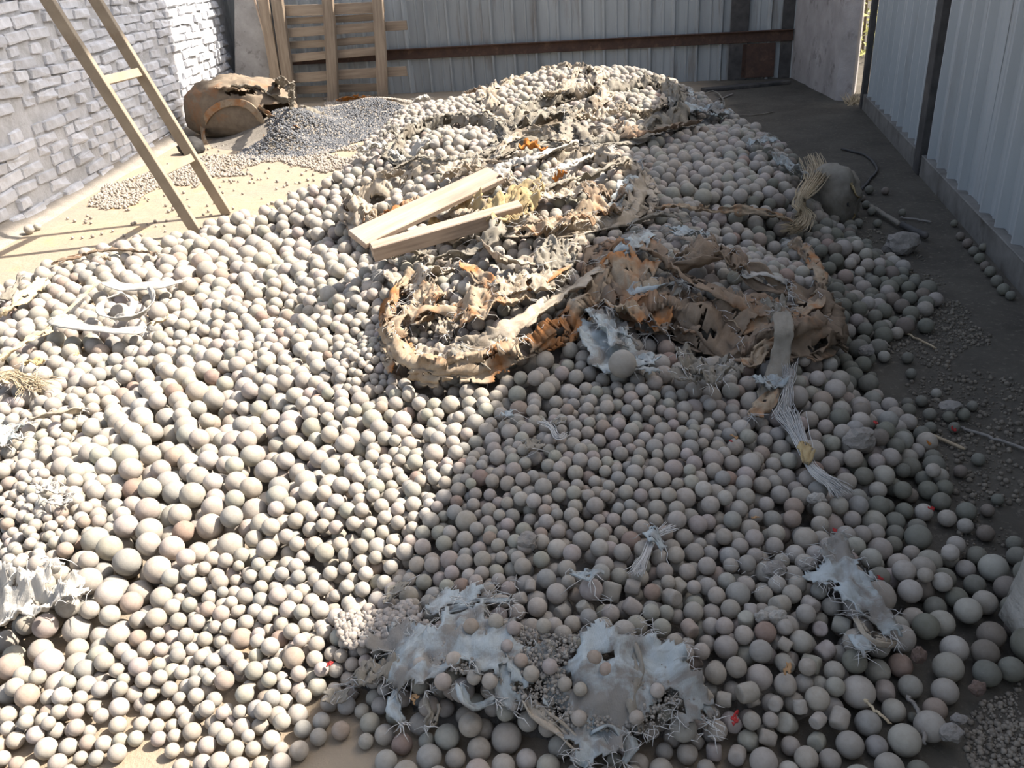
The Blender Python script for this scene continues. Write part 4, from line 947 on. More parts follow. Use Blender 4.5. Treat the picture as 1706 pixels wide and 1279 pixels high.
for k, (nm, pts, w, mt, tw_, lb) in enumerate(ST):
    o = strip(nm, pts, w, mt, twist=tw_, seed=k * 1.37 + .5, ragged=.06 if nm == 'strap' else .22, crump=.005 if nm == 'strap' else (.016 if nm == 'cloth_strip' else .008), curl=.15 if nm == 'strap' else .5, fray=0 if mt == 'straw' else (8 if nm == 'strap' else 22))
    tag(o, lb, 'strap' if nm == 'strap' else 'rag')

SR = [
 (862, 360, .30, .22, .4, 'yellow', .05, .045, 'ochre cloth ring around a single ball beside the plank end'),
 (765, 395, .22, .26, 1.2, 'yellow', .05, .05, 'tan folded rag standing below the narrow plank'),
 (715, 470, .20, .16, .2, 'cloth', .03, .03, 'pale shredded rag below the plank ends'),
 (665, 435, .20, .18, .8, 'cloth_gr', .03, .03, 'dusty grey rag under the wide plank end'),
 (920, 400, .30, .14, -.3, 'cloth_or', .05, .04, 'stained crumpled cloth at the back of the front bag'),
 (985, 375, .22, .16, .2, 'cloth_or', .04, .04, 'rust-orange torn cloth at the shadow line'),
 (880, 500, .28, .15, .6, 'cloth', .04, .04, 'beige crumpled cloth in the middle of the front bag'),
 (930, 455, .20, .14, 1.2, 'cloth_gr', .04, .04, 'greyish torn cloth right of the front bag middle'),
 (820, 530, .25, .13, .3, 'cloth_or', .04, .035, 'rusty cloth behind the front rim'),
 (700, 540, .18, .15, .8, 'cloth_or', .03, .03, 'orange lining at the front left of the heap'),
 (890, 265, .14, .07, -.3, 'orange', .06, .04, 'bright orange torn cloth at the top centre of the heap'),
 (932, 310, .06, .06, .9, 'orange', .05, .04, 'small orange tatter on the middle bag'),
 (765, 300, .22, .14, .5, 'cloth', .05, .04, 'pale torn cloth at the far end of the wide plank'),
 (690, 285, .20, .12, .2, 'white', .04, .035, 'whitish rag on the left of the middle bag'),
 (625, 262, .18, .12, .3, 'white', .04, .04, 'white frayed rag beside the round bag'),
 (650, 235, .10, .22, .3, 'cloth_gr', .05, .03, 'grey-green corner of the round bag folded out'),
 (940, 335, .25, .12, .3, 'cloth', .04, .035, 'beige torn piece in the middle bag'),
 (830, 330, .24, .14, .9, 'cloth', .05, .045, 'shredded beige cloth beneath the far plank end'),
 (1010, 345, .20, .14, .3, 'cloth_br', .04, .04, 'brown fold at the right corner of the middle bag'),
 (905, 215, .32, .20, .3, 'cloth_gr', .06, .05, 'olive bunched cloth left of the big folded bag'),
 (985, 210, .26, .20, 1.0, 'cloth', .06, .05, 'gathered beige cloth on the big folded bag'),
 (965, 165, .30, .18, .2, 'cloth', .05, .05, 'yellowish crumpled cloth between the two back bags'),
 (1085, 145, .30, .14, -.2, 'cloth', .05, .05, 'beige cloth over the top right of the back heap'),
 (1165, 195, .34, .22, -.4, 'blue', .04, .04, 'bluish dusty rag on the shaded right side of the back heap'),
 (840, 125, .40, .20, .2, 'cloth_gr', .05, .06, 'grey rags heaped at the back left under the rail'),
 (960, 105, .45, .16, -.1, 'cloth_gr', .06, .05, 'big grey cloth lump at the top of the heap'),
 (800, 168, .22, .20, .8, 'cloth_br', .05, .05, 'brown tattered rag at the left of the back bag'),
 (1050, 520, .26, .24, .5, 'cloth_or', .05, .04, 'tan holed cloth on the front of the brown bag'),
 (1105, 545, .14, .20, .2, 'cloth_br', .03, .04, 'brown rag hanging under the brown bag'),
 (1180, 455, .32, .16, -.4, 'cloth_br', .05, .05, 'brown wrinkled cloth in the mouth of the brown bag'),
 (1225, 540, .40, .14, -.25, 'cloth_br', .03, .04, 'wide brown torn hem under the brown bag front'),
 (1295, 555, .10, .16, .1, 'cloth_gr', .05, .03, 'dark grey cloth behind the hanging strap'),
 (1180, 650, .19, .15, .2, 'cloth_gr', .05, .045, 'crumpled dark grey cloth lying in the shade mid-slope'),
 (1145, 655, .10, .12, .8, 'cloth_gr', .03, .03, 'smaller grey rag left of the crumpled grey cloth'),
 (1280, 655, .12, .08, .5, 'blue', .02, .02, 'bluish rag by the orange tongue'),
 (1020, 570, .14, .30, .25, 'blue', .03, .03, 'pale blue torn plastic behind the largest ball'),
 (1065, 620, .14, .08, .1, 'blue', .02, .02, 'bluish tatter right of the largest ball'),
 (1150, 400, .22, .10, .3, 'blue', .02, .02, 'dusty bluish film on the balls above the brown bag'),
 (1310, 290, .22, .20, .6, 'blue', .03, .03, 'bluish rag on the right end of the right pile'),
 (1270, 250, .20, .10, .2, 'blue', .03, .03, 'pale rag at the back of the right pile'),
 (845, 700, .05, .05, .2, 'blue', .01, .01, 'tiny blue scrap on the shadow line'),
 (890, 750, .08, .05, .4, 'cloth_gr', .01, .012, 'small grey scrap near the knotted string'),
 (30, 640, .16, .12, .3, 'straw', .02, .02, 'straw tangle at the left edge'),
 (58, 612, .07, .10, 1.0, 'yellow', .03, .02, 'yellow and rust leaf-like scrap at the left'),
 (8, 742, .16, .18, .2, 'blue', .02, .03, 'white-blue plastic at the far left edge'),
 (88, 830, .09, .07, .3, 'white', .02, .02, 'small white frayed rag on the left slope'),
 (105, 845, .08, .03, .3, 'white', .02, .015, 'twisted white rag end beside the small white rag'),
 (40, 1040, .26, .16, .4, 'white', .04, .045, 'bundle of white rags at the lower left edge'),
 (120, 1000, .12, .07, .3, 'white', .02, .02, 'thin white tatter right of the rag bundle'),
 (270, 545, .12, .05, .9, 'straw', .02, .015, 'straw-coloured tatter right of the white straps'),
 (160, 560, .12, .05, 0, 'cloth_or', .02, .02, 'rusty crumple under the lower white strap'),
 (180, 440, .06, .10, .5, 'cloth_or', .02, .02, 'tan dead leaf scrap on the upper left balls'),
 (560, 1165, .07, .05, .4, 'cloth_gr', .012, .012, 'torn grey scrap on the shadow line at the bottom'),
 (640, 1135, .10, .09, .4, 'cloth_gr', .025, .02, 'grey folded scrap left of the torn blue sheet'),
 (975, 968, .085, .045, -.25, 'blue', .02, .012, 'flat pale bluish piece lying on shaded balls'),
 (1090, 905, .05, .09, .4, 'blue', .012, .012, 'pale frayed tuft on shaded balls'),
 (930, 712, .04, .05, .3, 'cloth_gr', .012, .012, 'knotted greenish scrap in the shade'),
 (660, 1000, .08, .05, .3, 'cloth_gr', .012, .012, 'thin grey scrap on the dusty shoulder'),
 (700, 178, .30, .16, .2, 'white', .05, .05, 'white rags at the right end of the pellet pile'),
 (610, 172, .22, .10, .1, 'cloth_or', .04, .03, 'tan cloth over the pellet pile'),
]
for k, (px, py, a, b, rot, mt, up, am, lb) in enumerate(SR):
    big = a * b > .012
    if k < 29: a, b = (a * 1.3, b * 1.3) if k < 19 else (a * 1.5, b * 1.7)
    o = scrap('cloth_scrap', px, py, a, b, rot, mt, up=up * .8, amp=am, seed=k * .77 + 2.1, res=46 if big else 16, fold=7 if a > .12 else 16, lift=am * .9, fray=40 if big else 8)
    tag(o, lb, 'cloth')

# torn plastic sheets at the bottom
DRAPE0 = DRAPE
D1 = drape('torn_plastic_sheet', [(610, 1085, 0), (660, 1060, 0), (730, 1040, 0), (790, 1010, 0), (850, 1030, 0), (900, 1075, 0), (960, 1078, 0), (1020, 1050, 0), (1080, 1060, 0), (1140, 1110, 0), (1185, 1150, 0), (1180, 1215, 0), (1120, 1235, 0), (1060, 1275, 0), (960, 1290, 0), (930, 1235, 0), (880, 1175, 0), (840, 1150, 0), (790, 1165, 0), (740, 1150, 0), (700, 1190, 0), (660, 1165, 0), (640, 1130, 0)], 'blue', up=.010, amp=.030, seed=3.3, hole=.26, jag=.06, curl=.04, fray=320)
tag(D1, 'torn pale blue plastic sheet draped over balls at the bottom centre', 'sheet')
D2 = drape('torn_plastic_sheet', [(700, 1030, 0), (745, 985, 0), (800, 975, 0), (860, 985, 0), (885, 1010, 0), (820, 1010, 0), (760, 1040, 0)], 'blue', up=.006, amp=.012, seed=5.3, hole=.25, jag=.03, curl=.02, fray=90)
tag(D2, 'dusty shredded strip of plastic above the torn blue sheet', 'sheet')
D3 = drape('torn_plastic_sheet', [(1240, 960, 0), (1290, 945, 0), (1345, 950, 0), (1370, 910, 0), (1405, 905, 0), (1440, 950, 0), (1450, 1000, 0), (1490, 1060, 0), (1500, 1075, 0), (1440, 1070, 0), (1400, 1020, 0), (1350, 975, 0), (1290, 975, 0), (1262, 995, 0)], 'blue', up=.006, amp=.022, seed=7.1, hole=.26, jag=.04, curl=.02, fray=140)
tag(D3, 'frayed blue plastic scrap over the shaded balls at the right', 'sheet')
D4 = drape('torn_plastic_sheet', [(1410, 1065, 0), (1440, 1060, 0), (1465, 1100, 0), (1440, 1120, 0), (1420, 1095, 0)], 'blue', up=.004, amp=.008, seed=9.1, hole=.3, jag=.02, fray=40)
tag(D4, 'small bluish shred below the frayed blue plastic scrap', 'sheet')
D5 = drape('torn_plastic_sheet', [(970, 545, 0), (1010, 535, 0), (1040, 560, 0), (1075, 600, 0), (1090, 632, 0), (1010, 645, 0), (985, 620, 0), (965, 580, 0)], 'blue', up=.004, amp=.03, seed=4.4, hole=.45, jag=.03, curl=.05, fray=60)
tag(D5, 'pale blue plastic sheet cradling the largest smooth ball', 'sheet')

# ------------------------------------------------------------------ balls lying on top of the sheets
def lone_ball(px, py, d, label, t=0, up=.02, kind='worn', group=None):
    p = on_top(px, py, up); r = d * .5 / PR(p)[2]; p = on_top(px, py, up + r * .8)
    o = link('grinding_ball', rng.choice(BM[kind])); o.location = p; o.scale = (r, r, r); o.rotation_euler = [rng.uniform(0, 6.28) for _ in range(3)]; o.color = tint_of(t)
    return tag(o, label, 'ball', group)
lone_ball(1037, 606, 47, 'largest smooth ball, resting on torn pale blue plastic in shade', 7, .02, 'round')
ONS = [(785, 1043, 27), (756, 1098, 27), (738, 1135, 30), (790, 1128, 26), (816, 1134, 28), (868, 1100, 25), (885, 1122, 28), (916, 1110, 27), (941, 1139, 25), (967, 1148, 24), (990, 1096, 27), (965, 1196, 28), (856, 1046, 25), (826, 1035, 27), (906, 1042, 26), (1010, 1115, 24), (1095, 1150, 26), (845, 1076, 22), (700, 1105, 24), (1060, 1195, 26)]
for k, (a, b, d) in enumerate(ONS):
    lone_ball(a, b, d, ['brownish', 'dusty', 'pitted', 'grey'][k % 4] + ' ball lying on the torn blue sheet, ' + ORD[k % 10] + (' from its upper left corner' if k < 10 else ' counted back from its lower right corner'), [4, 0, 3, 1, 0][k % 5], .022, 'dented', 'balls on the torn sheet')

# ------------------------------------------------------------------ tipped sack with its pellets
from mathutils.bvhtree import BVHTree
SKC = G(409, 222, 0); sk = empty('bulk_sack', (SKC[0], SKC[1], 0)); tag(sk, 'tipped tan bulk sack with a round loop strap, spilling pellets', 'sack')
bm = bmesh.new(); bmesh.ops.create_uvsphere(bm, u_segments=72, v_segments=44, radius=1.0)
ca, sa = math.cos(-.42), math.sin(-.42)
for v in bm.verts:
    p = v.co.copy()
    q = Vector([math.copysign(abs(c) ** e, c) for c, e in zip(p, (.62, .7, .66))])
    q.x *= .74 - .10 * max(0, q.z); q.y *= .42; q.z *= .33
    n = ridged(p.x * 1.5 + 4, p.y * 2 + p.z * 4, 1.0) * .045 + noise.noise(p * 2.1) * .05 + noise.noise(p * 6) * .012 + ridged(p.x * 1.3, p.z * 9, 5) * .012
    q *= 1 + n
    if q.x > .2: q.z -= (q.x - .2) * .22
    if q.z > .12: q.z += .06 * nz(q.x * 4, q.y * 4, 7) + .03 * ridged(q.x * 9, q.y * 8, 2)
    if q.z < -.30: q.z = -.30
    x, y = q.x * ca - q.y * sa, q.x * sa + q.y * ca
    v.co = Vector((x * .84 + SKC[0], y * .84 + SKC[1], (q.z + .305) * .88))
# torn mouth on the right and a rip on top
rip = [f_ for f_ in bm.faces if (lambda c: (PR(c)[0] - 462) ** 2 / 30 ** 2 + (PR(c)[1] - 188) ** 2 / 17 ** 2 < 1 + .7 * nz(c.x * 9, c.z * 9) or ((PR(c)[0] - 400) / 26) ** 2 + ((PR(c)[1] - 151) / 8) ** 2 < 1 + .9 * nz(c.x * 12, c.y * 9))(f_.calc_center_median()) and f_.normal.dot(Vector(CAM) - f_.calc_center_median()) > 0]
tree = BVHTree.FromBMesh(bm)
bmesh.ops.delete(bm, geom=rip, context='FACES')
body = put(solid(link('sack_body', bm_mesh(bm, 'sack_body', True), cloth_mat('tan_sack', (.31, .25, .185), (.225, .18, .135), (.36, .19, .10), 2.6, .56, .70)), .006), sk)
def on_sack(px, py, off=.012):
    d = Vector(ray(px, py)).normalized(); h = tree.ray_cast(Vector(CAM), d)
    if h[0] is None:
        p = onplane(px, py, (-3.4, 9.3), (-1.9, 8.6)); return np.array(p)
    return np.array(h[0] - d * off)
def part_strip(name, pts, w, mat, parent, **kw):
    o = strip(name, pts, w, mat, world=True, **kw); return put(o, parent)
lp = [(352, 256), (341, 238), (339, 215), (346, 192), (364, 177), (388, 170), (412, 175), (430, 192), (438, 215), (438, 238), (432, 254)]
part_strip('loop_strap', [on_sack(a, b, .022) for a, b in lp], .075, 'cloth_or', sk, face=(-.35, -.93, .15), t=.016, crump=.003, ragged=.03, curl=.05)
part_strip('torn_flap', [on_sack(372, 152), on_sack(400, 146, .03), on_sack(430, 148, .02), on_sack(452, 160, .03), on_sack(480, 172, .05)], .14, 'cloth_gr', sk, roll=.5, crump=.02, ragged=.25, seed=3.3)
part_strip('torn_flap', [on_sack(448, 158, .02), on_sack(462, 142, .04), on_sack(474, 135, .07), on_sack(486, 150, .08), on_sack(488, 178, .06)], .12, 'cloth_gr', sk, roll=.9, crump=.02, ragged=.2, seed=5.3)
part_strip('torn_flap', [on_sack(430, 178, .03), on_sack(455, 198, .04), on_sack(478, 208, .05), G(497, 214, .12)], .10, 'cloth_or', sk, roll=.7, crump=.015, ragged=.15, seed=8.3)
part_strip('torn_flap', [on_sack(360, 148, .01), on_sack(388, 150, .02), on_sack(412, 152, .02)], .16, 'cloth_br', sk, roll=.2, crump=.03, ragged=.3, seed=9.1)
tag(link('rubber_lump', bm_mesh(rough_ball_bm(.11, 3, .3, 1.6, 3, (1.2, 1, .8)), 'rubber_lump', True), M['black']), 'black lump half hidden behind the tipped sack by the wall', 'lump').location = tuple(G(318, 245, .06))

PEL = [(1.0, [(468, 186), (520, 180), (600, 185), (700, 192), (655, 216), (600, 238), (560, 252), (500, 264), (440, 266), (395, 268), (400, 254), (450, 238), (470, 215)], 7, .010),
       (.55, [(150, 345), (175, 310), (250, 288), (335, 258), (420, 262), (500, 262), (560, 250), (602, 240), (572, 280), (545, 290), (480, 272), (420, 292), (335, 298), (325, 322), (230, 348), (170, 352)], 2, .011),
       (.9, [(540, 165), (600, 162), (680, 172), (690, 186), (600, 188), (545, 178)], 0, .012),
       (.6, [(500, 325), (560, 285), (598, 268), (585, 315), (545, 335), (510, 335)], 2, .011),
       (.018, [(60, 400), (150, 330), (330, 250), (560, 165), (600, 250), (500, 340), (330, 400)], 2, .011)]
pp_, pr2, pt_ = [], [], []
MOUND = (G(478, 205, .12)[0], G(478, 205, .12)[1]); MOUND3 = tuple(G(462, 196, .30)[:2]); MOUND2 = tuple(G(620, 175, .1)[:2])
for dens, poly, t, r in PEL:
    pw = [tuple(G(*p)[:2]) for p in poly]; xs = [p[0] for p in pw]; ys = [p[1] for p in pw]; area = (max(xs) - min(xs)) * (max(ys) - min(ys)); n = int(area / (4.0 * r * r) * dens * (1.35 if dens > .5 else 1))
    X_ = min(xs) + nr.rand(n) * (max(xs) - min(xs)); Y_ = min(ys) + nr.rand(n) * (max(ys) - min(ys)); D = poly_dist(pw, X_, Y_)
    for x, y, d in zip(X_, Y_, D):
        if d < .0 + .10 * nz(x * 3, y * 3, 5) and dens > .1: continue
        if dens < .1 and d < 0: continue
        if dens < .9 and dens > .1 and nz(x * 1.7, y * 1.7, 8) > .25: continue
        m1 = .26 * math.exp(-((x - MOUND[0]) ** 2 + (y - MOUND[1]) ** 2) / .22); m2 = .16 * math.exp(-((x - MOUND2[0]) ** 2 + (y - MOUND2[1]) ** 2) / .30)
        m3 = .20 * math.exp(-((x - MOUND3[0]) ** 2 + (y - MOUND3[1]) ** 2) / .035)
        z = (m1 + m2 + m3 if dens > .1 else 0) + sample(TTOP, x, y) * .9; rr = r * rng.uniform(.75, 1.2)
        pp_.append((x, y, z + rr * .9)); pr2.append(rr)
        c = (.15, .155, .165) if t == 7 and rng.random() < .85 else (.36, .32, .275); j = rng.uniform(.75, 1.15); pt_.append((c[0] * j, c[1] * j, c[2] * j, 1))
tag(gn_scatter('steel_pellets', pp_, pr2, pt_, M['grit'], 2), 'small dark steel pellets spilled from the tipped sack over the floor', 'pellets', kind='stuff')
# earth under the pellet mounds
bm = bmesh.new()
for cx, cy, h, s2 in ((MOUND[0], MOUND[1], .26, .22), (MOUND2[0], MOUND2[1], .16, .30)):
    bmesh.ops.create_grid(bm, x_segments=24, y_segments=24, size=.95, matrix=Matrix.Translation((cx, cy, 0)))
for v in bm.verts:
    v.co.z = .26 * math.exp(-((v.co.x - MOUND[0]) ** 2 + (v.co.y - MOUND[1]) ** 2) / .22) + .16 * math.exp(-((v.co.x - MOUND2[0]) ** 2 + (v.co.y - MOUND2[1]) ** 2) / .30) - .012
tag(link('pellet_dust', bm_mesh(bm, 'pellet_dust', True), M['dust']), 'dark dust packed under the spilled pellets', 'dust', kind='stuff')

# grit on the soil, on the sheet and round the stones
gp, gr_, gt = [], [], []
def grit(poly, n, r0_, r1_, col, on=0.0):
    pw = [tuple((on_top(*p) if on else G(*p))[:2]) for p in poly]; xs = [p[0] for p in pw]; ys = [p[1] for p in pw]
    X_ = min(xs) + nr.rand(n) * (max(xs) - min(xs)); Y_ = min(ys) + nr.rand(n) * (max(ys) - min(ys)); D = poly_dist(pw, X_, Y_)
    for x, y, d in zip(X_, Y_, D):
        if d < .06 * nz(x * 5, y * 5): continue
        if nz(x * 4, y * 4, 9) < -.18: continue
        r = r0_ + (r1_ - r0_) * rng.random() ** 3; z = bil(DRAPE, x, y) + on if on else r * .4 + max(0, sample(TTOP, x, y)) * .2
        gp.append((x, y, z)); gr_.append(r); j = rng.uniform(.7, 1.2); gt.append((col[0] * j, col[1] * j, col[2] * j, 1))
grit([(1440, 520), (1600, 500), (1700, 640), (1760, 900), (1706, 1000), (1560, 930), (1590, 820), (1480, 680)], 5200, .003, .011, (.20, .175, .14))
grit([(1430, 360), (1560, 440), (1660, 600), (1560, 560), (1440, 420)], 1800, .003, .010, (.19, .17, .135))
grit([(1540, 1190), (1700, 1140), (1760, 1300), (1540, 1300)], 2200, .002, .008, (.25, .22, .18))
grit([(640, 1120), (720, 1060), (860, 1050), (1000, 1080), (1140, 1120), (1160, 1200), (1050, 1240), (920, 1190), (860, 1140), (760, 1150)], 9000, .0015, .006, (.30, .275, .24), .026)
grit([(560, 1030), (680, 1010), (720, 1060), (620, 1100)], 900, .004, .012, (.38, .34, .30), .012)
grit([(600, 1180), (650, 1190), (680, 1279), (560, 1279)], 900, .002, .007, (.36, .33, .29))
tag(gn_scatter('grit', gp, gr_, gt, M['grit'], 1), 'fine grit and stone chips on the soil and the torn sheet', 'grit', kind='stuff')

# ------------------------------------------------------------------ stones and the concrete block
def stone(px, py, w, h, label, mat='rock', seed=0, deep=.8, sink=.25, name='rock', rot=0.0):
    p = onheap(px, py + h * .3); s = PR(p)[2]; a = w / s / 2
    o = link(name, bm_mesh(rough_ball_bm(1, 3, .30, 1.3, seed, (a, a * deep, h / s / 2)), name, False), M[mat])
    o.location = (p[0], p[1], bil(DRAPE, p[0], p[1]) * .85 + h / s / 2 * (1 - sink)); o.rotation_euler = (0, rng.uniform(-.2, .2), rot); return tag(o, label, 'stone')
stone(1500, 408, 56, 40, 'grey boulder lying at the edge of the dark soil', seed=1)
stone(1430, 727, 52, 36, 'flat grey rock among the shaded balls at the right', seed=2)
stone(1290, 938, 40, 22, 'flat pale stone above the frayed blue scrap', seed=3)
stone(1345, 935, 34, 18, 'smaller flat stone right of the flat pale stone', seed=4)
stone(1578, 1238, 40, 26, 'angular stone on the grit at the bottom right', seed=5)
stone(1592, 1212, 26, 18, 'small stone above the angular stone at the bottom right', seed=6)
stone(1622, 1162, 28, 26, 'reddish lump against the foot of the concrete block', seed=7, mat='redrock')
stone(1528, 1095, 24, 34, 'reddish pointed lump between two rows of balls', seed=8, mat='redrock')
stone(1296, 1022, 30, 28, 'squarish stone lump among the cylinders', seed=9, mat='conc')
stone(1270, 1022, 26, 24, 'second squarish stone lump left of the first', seed=10, mat='conc')
stone(880, 893, 34, 36, 'lumpy brown clod among shaded balls', seed=11)
stone(1440, 603, 26, 20, 'low clod where the balls meet the soil', seed=12)
stone(1360, 830, 30, 20, 'pale stone under the end of the frayed rope', seed=13, mat='conc')
stone(1580, 690, 34, 18, 'clod of earth on the soil right of the heap', seed=14)
bm = bmesh.new(); bmesh.ops.create_cube(bm, size=1.0); bmesh.ops.scale(bm, vec=(.62, .52, .36), verts=bm.verts)
bmesh.ops.bevel(bm, geom=list(bm.edges), offset=.05, segments=2, affect='EDGES'); bmesh.ops.subdivide_edges(bm, edges=bm.edges, cuts=5, use_grid_fill=True)
for v in bm.verts:
    k = .5 + v.co.z / .36; v.co.x += (.09 * (k - .35) if v.co.x < 0 else 0) + (.05 if v.co.z < -.1 and v.co.x < 0 else 0) * (-.1 - v.co.z) * 4
    v.co += noise.noise_vector(v.co * 4.1) * .020 + noise.noise_vector(v.co * 14) * .007
o = link('concrete_block', bm_mesh(bm, 'concrete_block', True), M['conc']); o.location = (1.45, 1.33, .17); o.rotation_euler = (0, 0, .12)
tag(o, 'rough pale concrete block at the bottom right corner', 'block')

# ------------------------------------------------------------------ ropes, threads, sticks, small litter
def bundle(name, pts, n, spread, r, mat, seed, label, cat, world=False, ends=.5):
    P = [on_top(*p) for p in pts]; C = catmull(P, 22); rg = random.Random(seed); paths = []
    for k in range(n):
        a, b = rg.gauss(0, 1), abs(rg.gauss(0, .7)); i0 = rg.randrange(0, 5); i1 = rg.randrange(16, 22); q = []
        for i in range(i0, i1):
            t = i / 21; sp = spread * (.45 + ends * (abs(t - .5) * 2) ** 2 * 2 + .5 * abs(nz(t * 4, seed)))
            tg = C[min(i + 1, 21)] - C[max(i - 1, 0)]; tg /= np.linalg.norm(tg) + 1e-9; sd = np.cross(tg, (0, 0, 1)); sd /= np.linalg.norm(sd) + 1e-9
            q.append(C[i] + sd * (a + .8 * nz(t * 5, k * .7, seed)) * sp + np.array([0, 0, 1]) * (b + .3 * nz(t * 6, k, 3)) * sp * .6)
        if len(q) > 3: paths.append(q)
    o = link(name, tubes_mesh(name, paths, r, 3), M[mat]); centre_obj(o); return tag(o, label, cat)
rp = bundle('frayed_rope', [(1308, 688, .012), (1322, 712, .02), (1336, 740, .02), (1345, 768, .02), (1362, 790, .02), (1392, 812, .012), (1412, 832, .006)], 150, .012, .0013, 'thread', 3, 'frayed white rope end lying over shaded balls at the right', 'rope', ends=.9)
tg_ = strip('tape_knot', [(1338, 738, .035), (1344, 752, .038), (1342, 772, .03)], .045, 'yellow', seed=4, ragged=.2, crump=.01); put(tg_, rp)
bundle('thread_bundle', [(1352, 262, .10), (1362, 290, .12), (1345, 318, .12), (1332, 340, .10), (1340, 362, .06), (1330, 382, .03), (1305, 392, .02)], 170, .030, .0022, 'straw', 5, 'tangled bundle of bag threads hanging at the right of the pile', 'threads', ends=.5)
bundle('thread_bundle', [(900, 700, .01), (918, 712, .012), (930, 730, .012), (945, 722, .01)], 26, .010, .0011, 'thread', 6, 'knotted greenish threads in the shade right of the shadow line', 'threads')
bundle('thread_bundle', [(1060, 960, .01), (1075, 930, .015), (1092, 895, .015), (1130, 878, .01)], 60, .010, .001, 'thread', 7, 'pale frayed tuft of threads over shaded balls', 'threads')
bundle('straw_tuft', [(0, 640, .02), (20, 628, .03), (45, 640, .02), (70, 655, .01)], 110, .03, .0016, 'straw', 8, 'tuft of dry straw at the left edge of the heap', 'straw')
bundle('thread_bundle', [(1300, 700, .01), (1312, 640, .02), (1310, 600, .04)], 40, .016, .0012, 'thread', 9, 'white threads trailing beside the hanging strap', 'threads')
bundle('straw_tuft', [(80, 545, .03), (120, 510, .04), (165, 470, .03)], 22, .008, .0016, 'straw', 10, 'thin straws lying over the balls near the white straps', 'straw')
nb = empty('bag_neck', tuple(G(1392, 350, 0))); tag(nb, 'dark gathered bag neck with yellowish lining at the right of the pile', 'bag')
bm = rough_ball_bm(1, 4, .22, 1.4, 21, (.16, .15, .20))
for v in bm.verts: v.co += Vector((v.co.x, v.co.y, 0)) * .10 * ridged(math.atan2(v.co.y, v.co.x) * 3, v.co.z * 2, 2)
o = link('neck_cloth', bm_mesh(bm, 'neck_cloth', True), M['cloth_gr']); o.location = G(1385, 330, .12); put(o, nb)
put(strip('lining', [G(1395, 292, .26), G(1412, 300, .24), G(1420, 325, .16), G(1416, 352, .06), G(1400, 362, .03)], .10, 'yellow', world=True, seed=3, ragged=.2, crump=.02, roll=.8), nb)
put(strip('lining', [G(1398, 300, .24), G(1408, 318, .18), G(1412, 345, .10)], .05, 'black', world=True, seed=6, ragged=.2, crump=.01, roll=.8), nb)

def stick(pts, r, mat, label, name='stick', z=.012):
    C = catmull([G(a, b, z) for a, b in pts], 18); o = link(name, tubes_mesh(name, [[p + np.array([.010 * nz(i * .6, 1), .010 * nz(i * .6, 2), .006 * nz(i * .6, 3)]) for i, p in enumerate(C)]], r * .75, 7), M[mat]); centre_obj(o); return tag(o, label, 'stick' if name == 'stick' else 'cord')
stick([(1522, 696), (1526, 712), (1560, 728), (1608, 748)], .008, 'straw', 'forked dry stick lying on the dark soil')
stick([(1600, 712), (1650, 728), (1720, 752)], .007, 'rock', 'long thin twig crossing the soil at the right edge')
stick([(1450, 343), (1472, 357), (1500, 374)], .020, 'cloth_gr', 'pale tapering stick by the grey boulder', z=.03)
stick([(1502, 374), (1522, 384), (1546, 394)], .026, 'darksteel', 'thick dark stick end beside the grey boulder', z=.03)
stick([(1500, 362), (1530, 366), (1552, 370)], .008, 'rock', 'thin twig above the thick dark stick end')
stick([(1402, 248), (1440, 258), (1461, 280), (1448, 300), (1436, 315)], .012, 'darksteel', 'dark bent cord on the bare floor behind the bag neck', 'cord')
stick([(1160, 178), (1168, 160), (1190, 152), (1204, 165), (1208, 180)], .012, 'cloth_gr', 'looped grey cord behind the back heap', 'cord', .03)
stick([(1180, 172), (1202, 164), (1222, 156)], .012, 'rock', 'short straight stick on the floor near the looped cord')
stick([(1140, 192), (1200, 190), (1250, 192), (1292, 186)], .008, 'cloth_gr', 'thin cord trailing across the bare floor at the back', 'cord')
stick([(1480, 540), (1520, 560), (1560, 580)], .006, 'straw', 'dry straw stalk on the soil beside the balls')
stick([(1510, 1160), (1530, 1185), (1542, 1240)], .006, 'rock', 'rusty wire hooked between balls at the bottom right', 'cord', .04)
stick([(1440, 1165), (1455, 1180), (1485, 1205)], .004, 'straw', 'dry stalk by the fat ball at the bottom edge', z=.09)
LIT = [(550, 1112, .020, 'red', 'tiny red scrap on the shadow line'), (1218, 742, .02, 'red', 'small red scrap deep among shaded balls'), (1390, 893, .022, 'red', 'red plastic bit left of the two fat balls'), (1464, 974, .022, 'red', 'bright red bit beside a greenish ball'), (1225, 1210, .034, 'red', 'red shred among cylinders at the bottom'), (1458, 712, .03, 'red', 'red scrap by the flat grey rock'), (1588, 722, .03, 'red', 'faded red scrap on the soil'), (1550, 855, .03, 'red', 'dull red scrap at the edge of the soil'), (1312, 1124, .036, 'leaf', 'brown dead leaf between cylinders'), (1256, 870, .03, 'leaf', 'pale leaf bit among shaded balls'), (1222, 736, .03, 'leaf', 'orange leaf among shaded balls'), (1545, 745, .03, 'orange', 'orange scrap under the forked stick'), (130, 595, .04, 'yellow', 'yellowish leaf at the left of the straps'), (690, 1172, .04, 'leaf', 'rusty scrap under the left end of the blue sheet'), (1478, 224, .06, 'white', 'pale scrap added for the bright hole under the fence rail')]  # last scrap is added as a stand-in for light through a hole
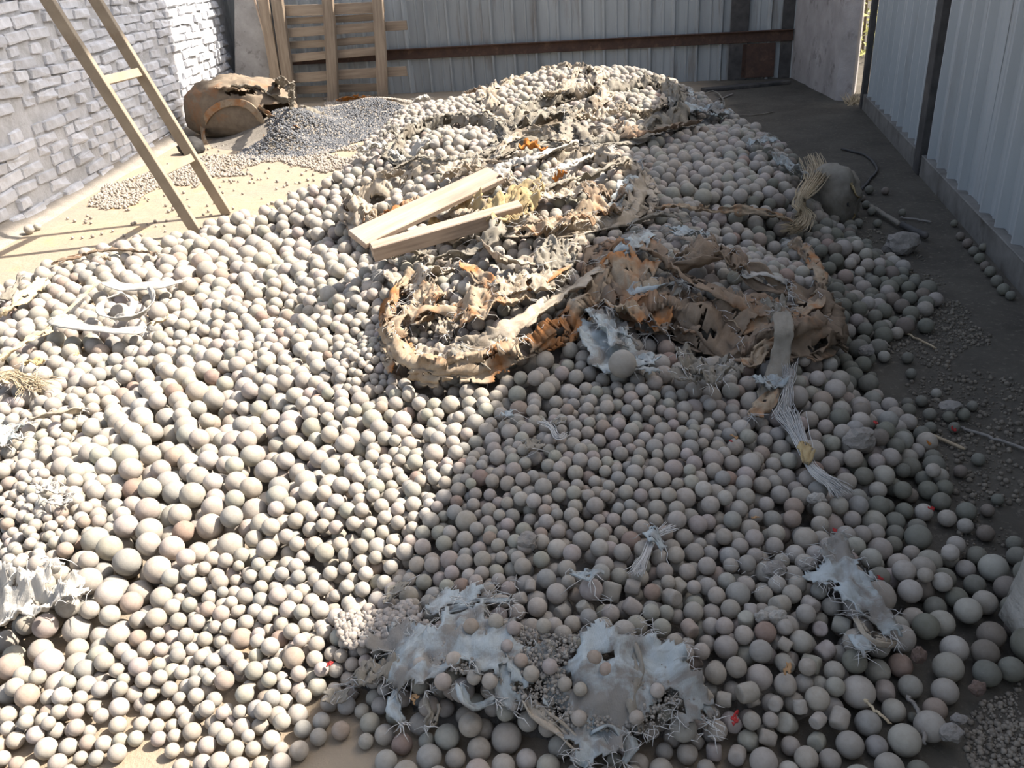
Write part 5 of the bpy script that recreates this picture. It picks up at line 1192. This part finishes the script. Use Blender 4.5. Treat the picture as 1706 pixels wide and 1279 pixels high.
for k, (a, b, s, mt, lb) in enumerate(LIT):
    tag(scrap('litter_scrap', a, b, s * .8, s * .55, k * .9, mt, up=.008, amp=.008, seed=k + .3, res=10, fold=25, lift=.008, t=.002), lb, 'scrap')
o = beam('dark_board', G(1172, 150, .02), G(1312, 136, .02), .16, .035, M['darksteel'], warp=.006, seed=2); tag(o, 'dark board lying on the floor below the rusty plate', 'board')

# ------------------------------------------------------------------ outside: bush seen through the gap by the pier
bush = empty('bush', (5.3, 12.6, 0)); tag(bush, 'sunlit yellow-green bush outside, seen through the narrow gap', 'bush')
vv, ff = [], []
for k in range(1500):
    a, r, z = rng.uniform(0, 6.28), rng.random() ** .5 * 1.0, rng.uniform(0, 2.6); c = Vector((5.3 + r * math.cos(a), 12.6 + r * math.sin(a), z)); s = rng.uniform(.03, .06)
    u = Vector((rng.gauss(0, 1), rng.gauss(0, 1), rng.gauss(0, 1))).normalized(); w = u.orthogonal().normalized(); b0 = len(vv)
    vv += [c - u * s * 1.6, c + w * s * .6, c + u * s * 1.6, c - w * s * .6]; ff.append((b0, b0 + 1, b0 + 2, b0 + 3))
lf = put(link('leaves', mesh('leaves', vv, ff), M['green']), bush); lf['kind'] = 'stuff'
st_ = [[(5.3 + .1 * math.cos(a), 12.6 + .1 * math.sin(a), 0), (5.3 + .3 * math.cos(a), 12.6 + .3 * math.sin(a), .9), (5.3 + .7 * math.cos(a), 12.6 + .7 * math.sin(a), 2.2)] for a in (0, 1.3, 2.5, 3.8, 5)]
put(link('stems', tubes_mesh('stems', st_, .02, 5), M['wood']), bush)
vv, ff = [], []
for k in range(110):
    c = np.array([3.70 + rng.gauss(0, .06), 8.80 + rng.gauss(0, .05), 0]); h = rng.uniform(.04, .13); d = np.array([rng.gauss(0, .06), rng.gauss(0, .06), h]); b0 = len(vv)
    vv += [c - np.array([.004, 0, 0]), c + np.array([.004, 0, 0]), c + d * .6 + np.array([.003, 0, 0]), c + d, c + d * .6 - np.array([.003, 0, 0])]; ff.append((b0, b0 + 1, b0 + 2, b0 + 3, b0 + 4))
tag(link('grass', mesh('grass', vv, ff), M['straw']), 'dry yellow grass at the foot of the gap beside the pier', 'grass', kind='stuff')
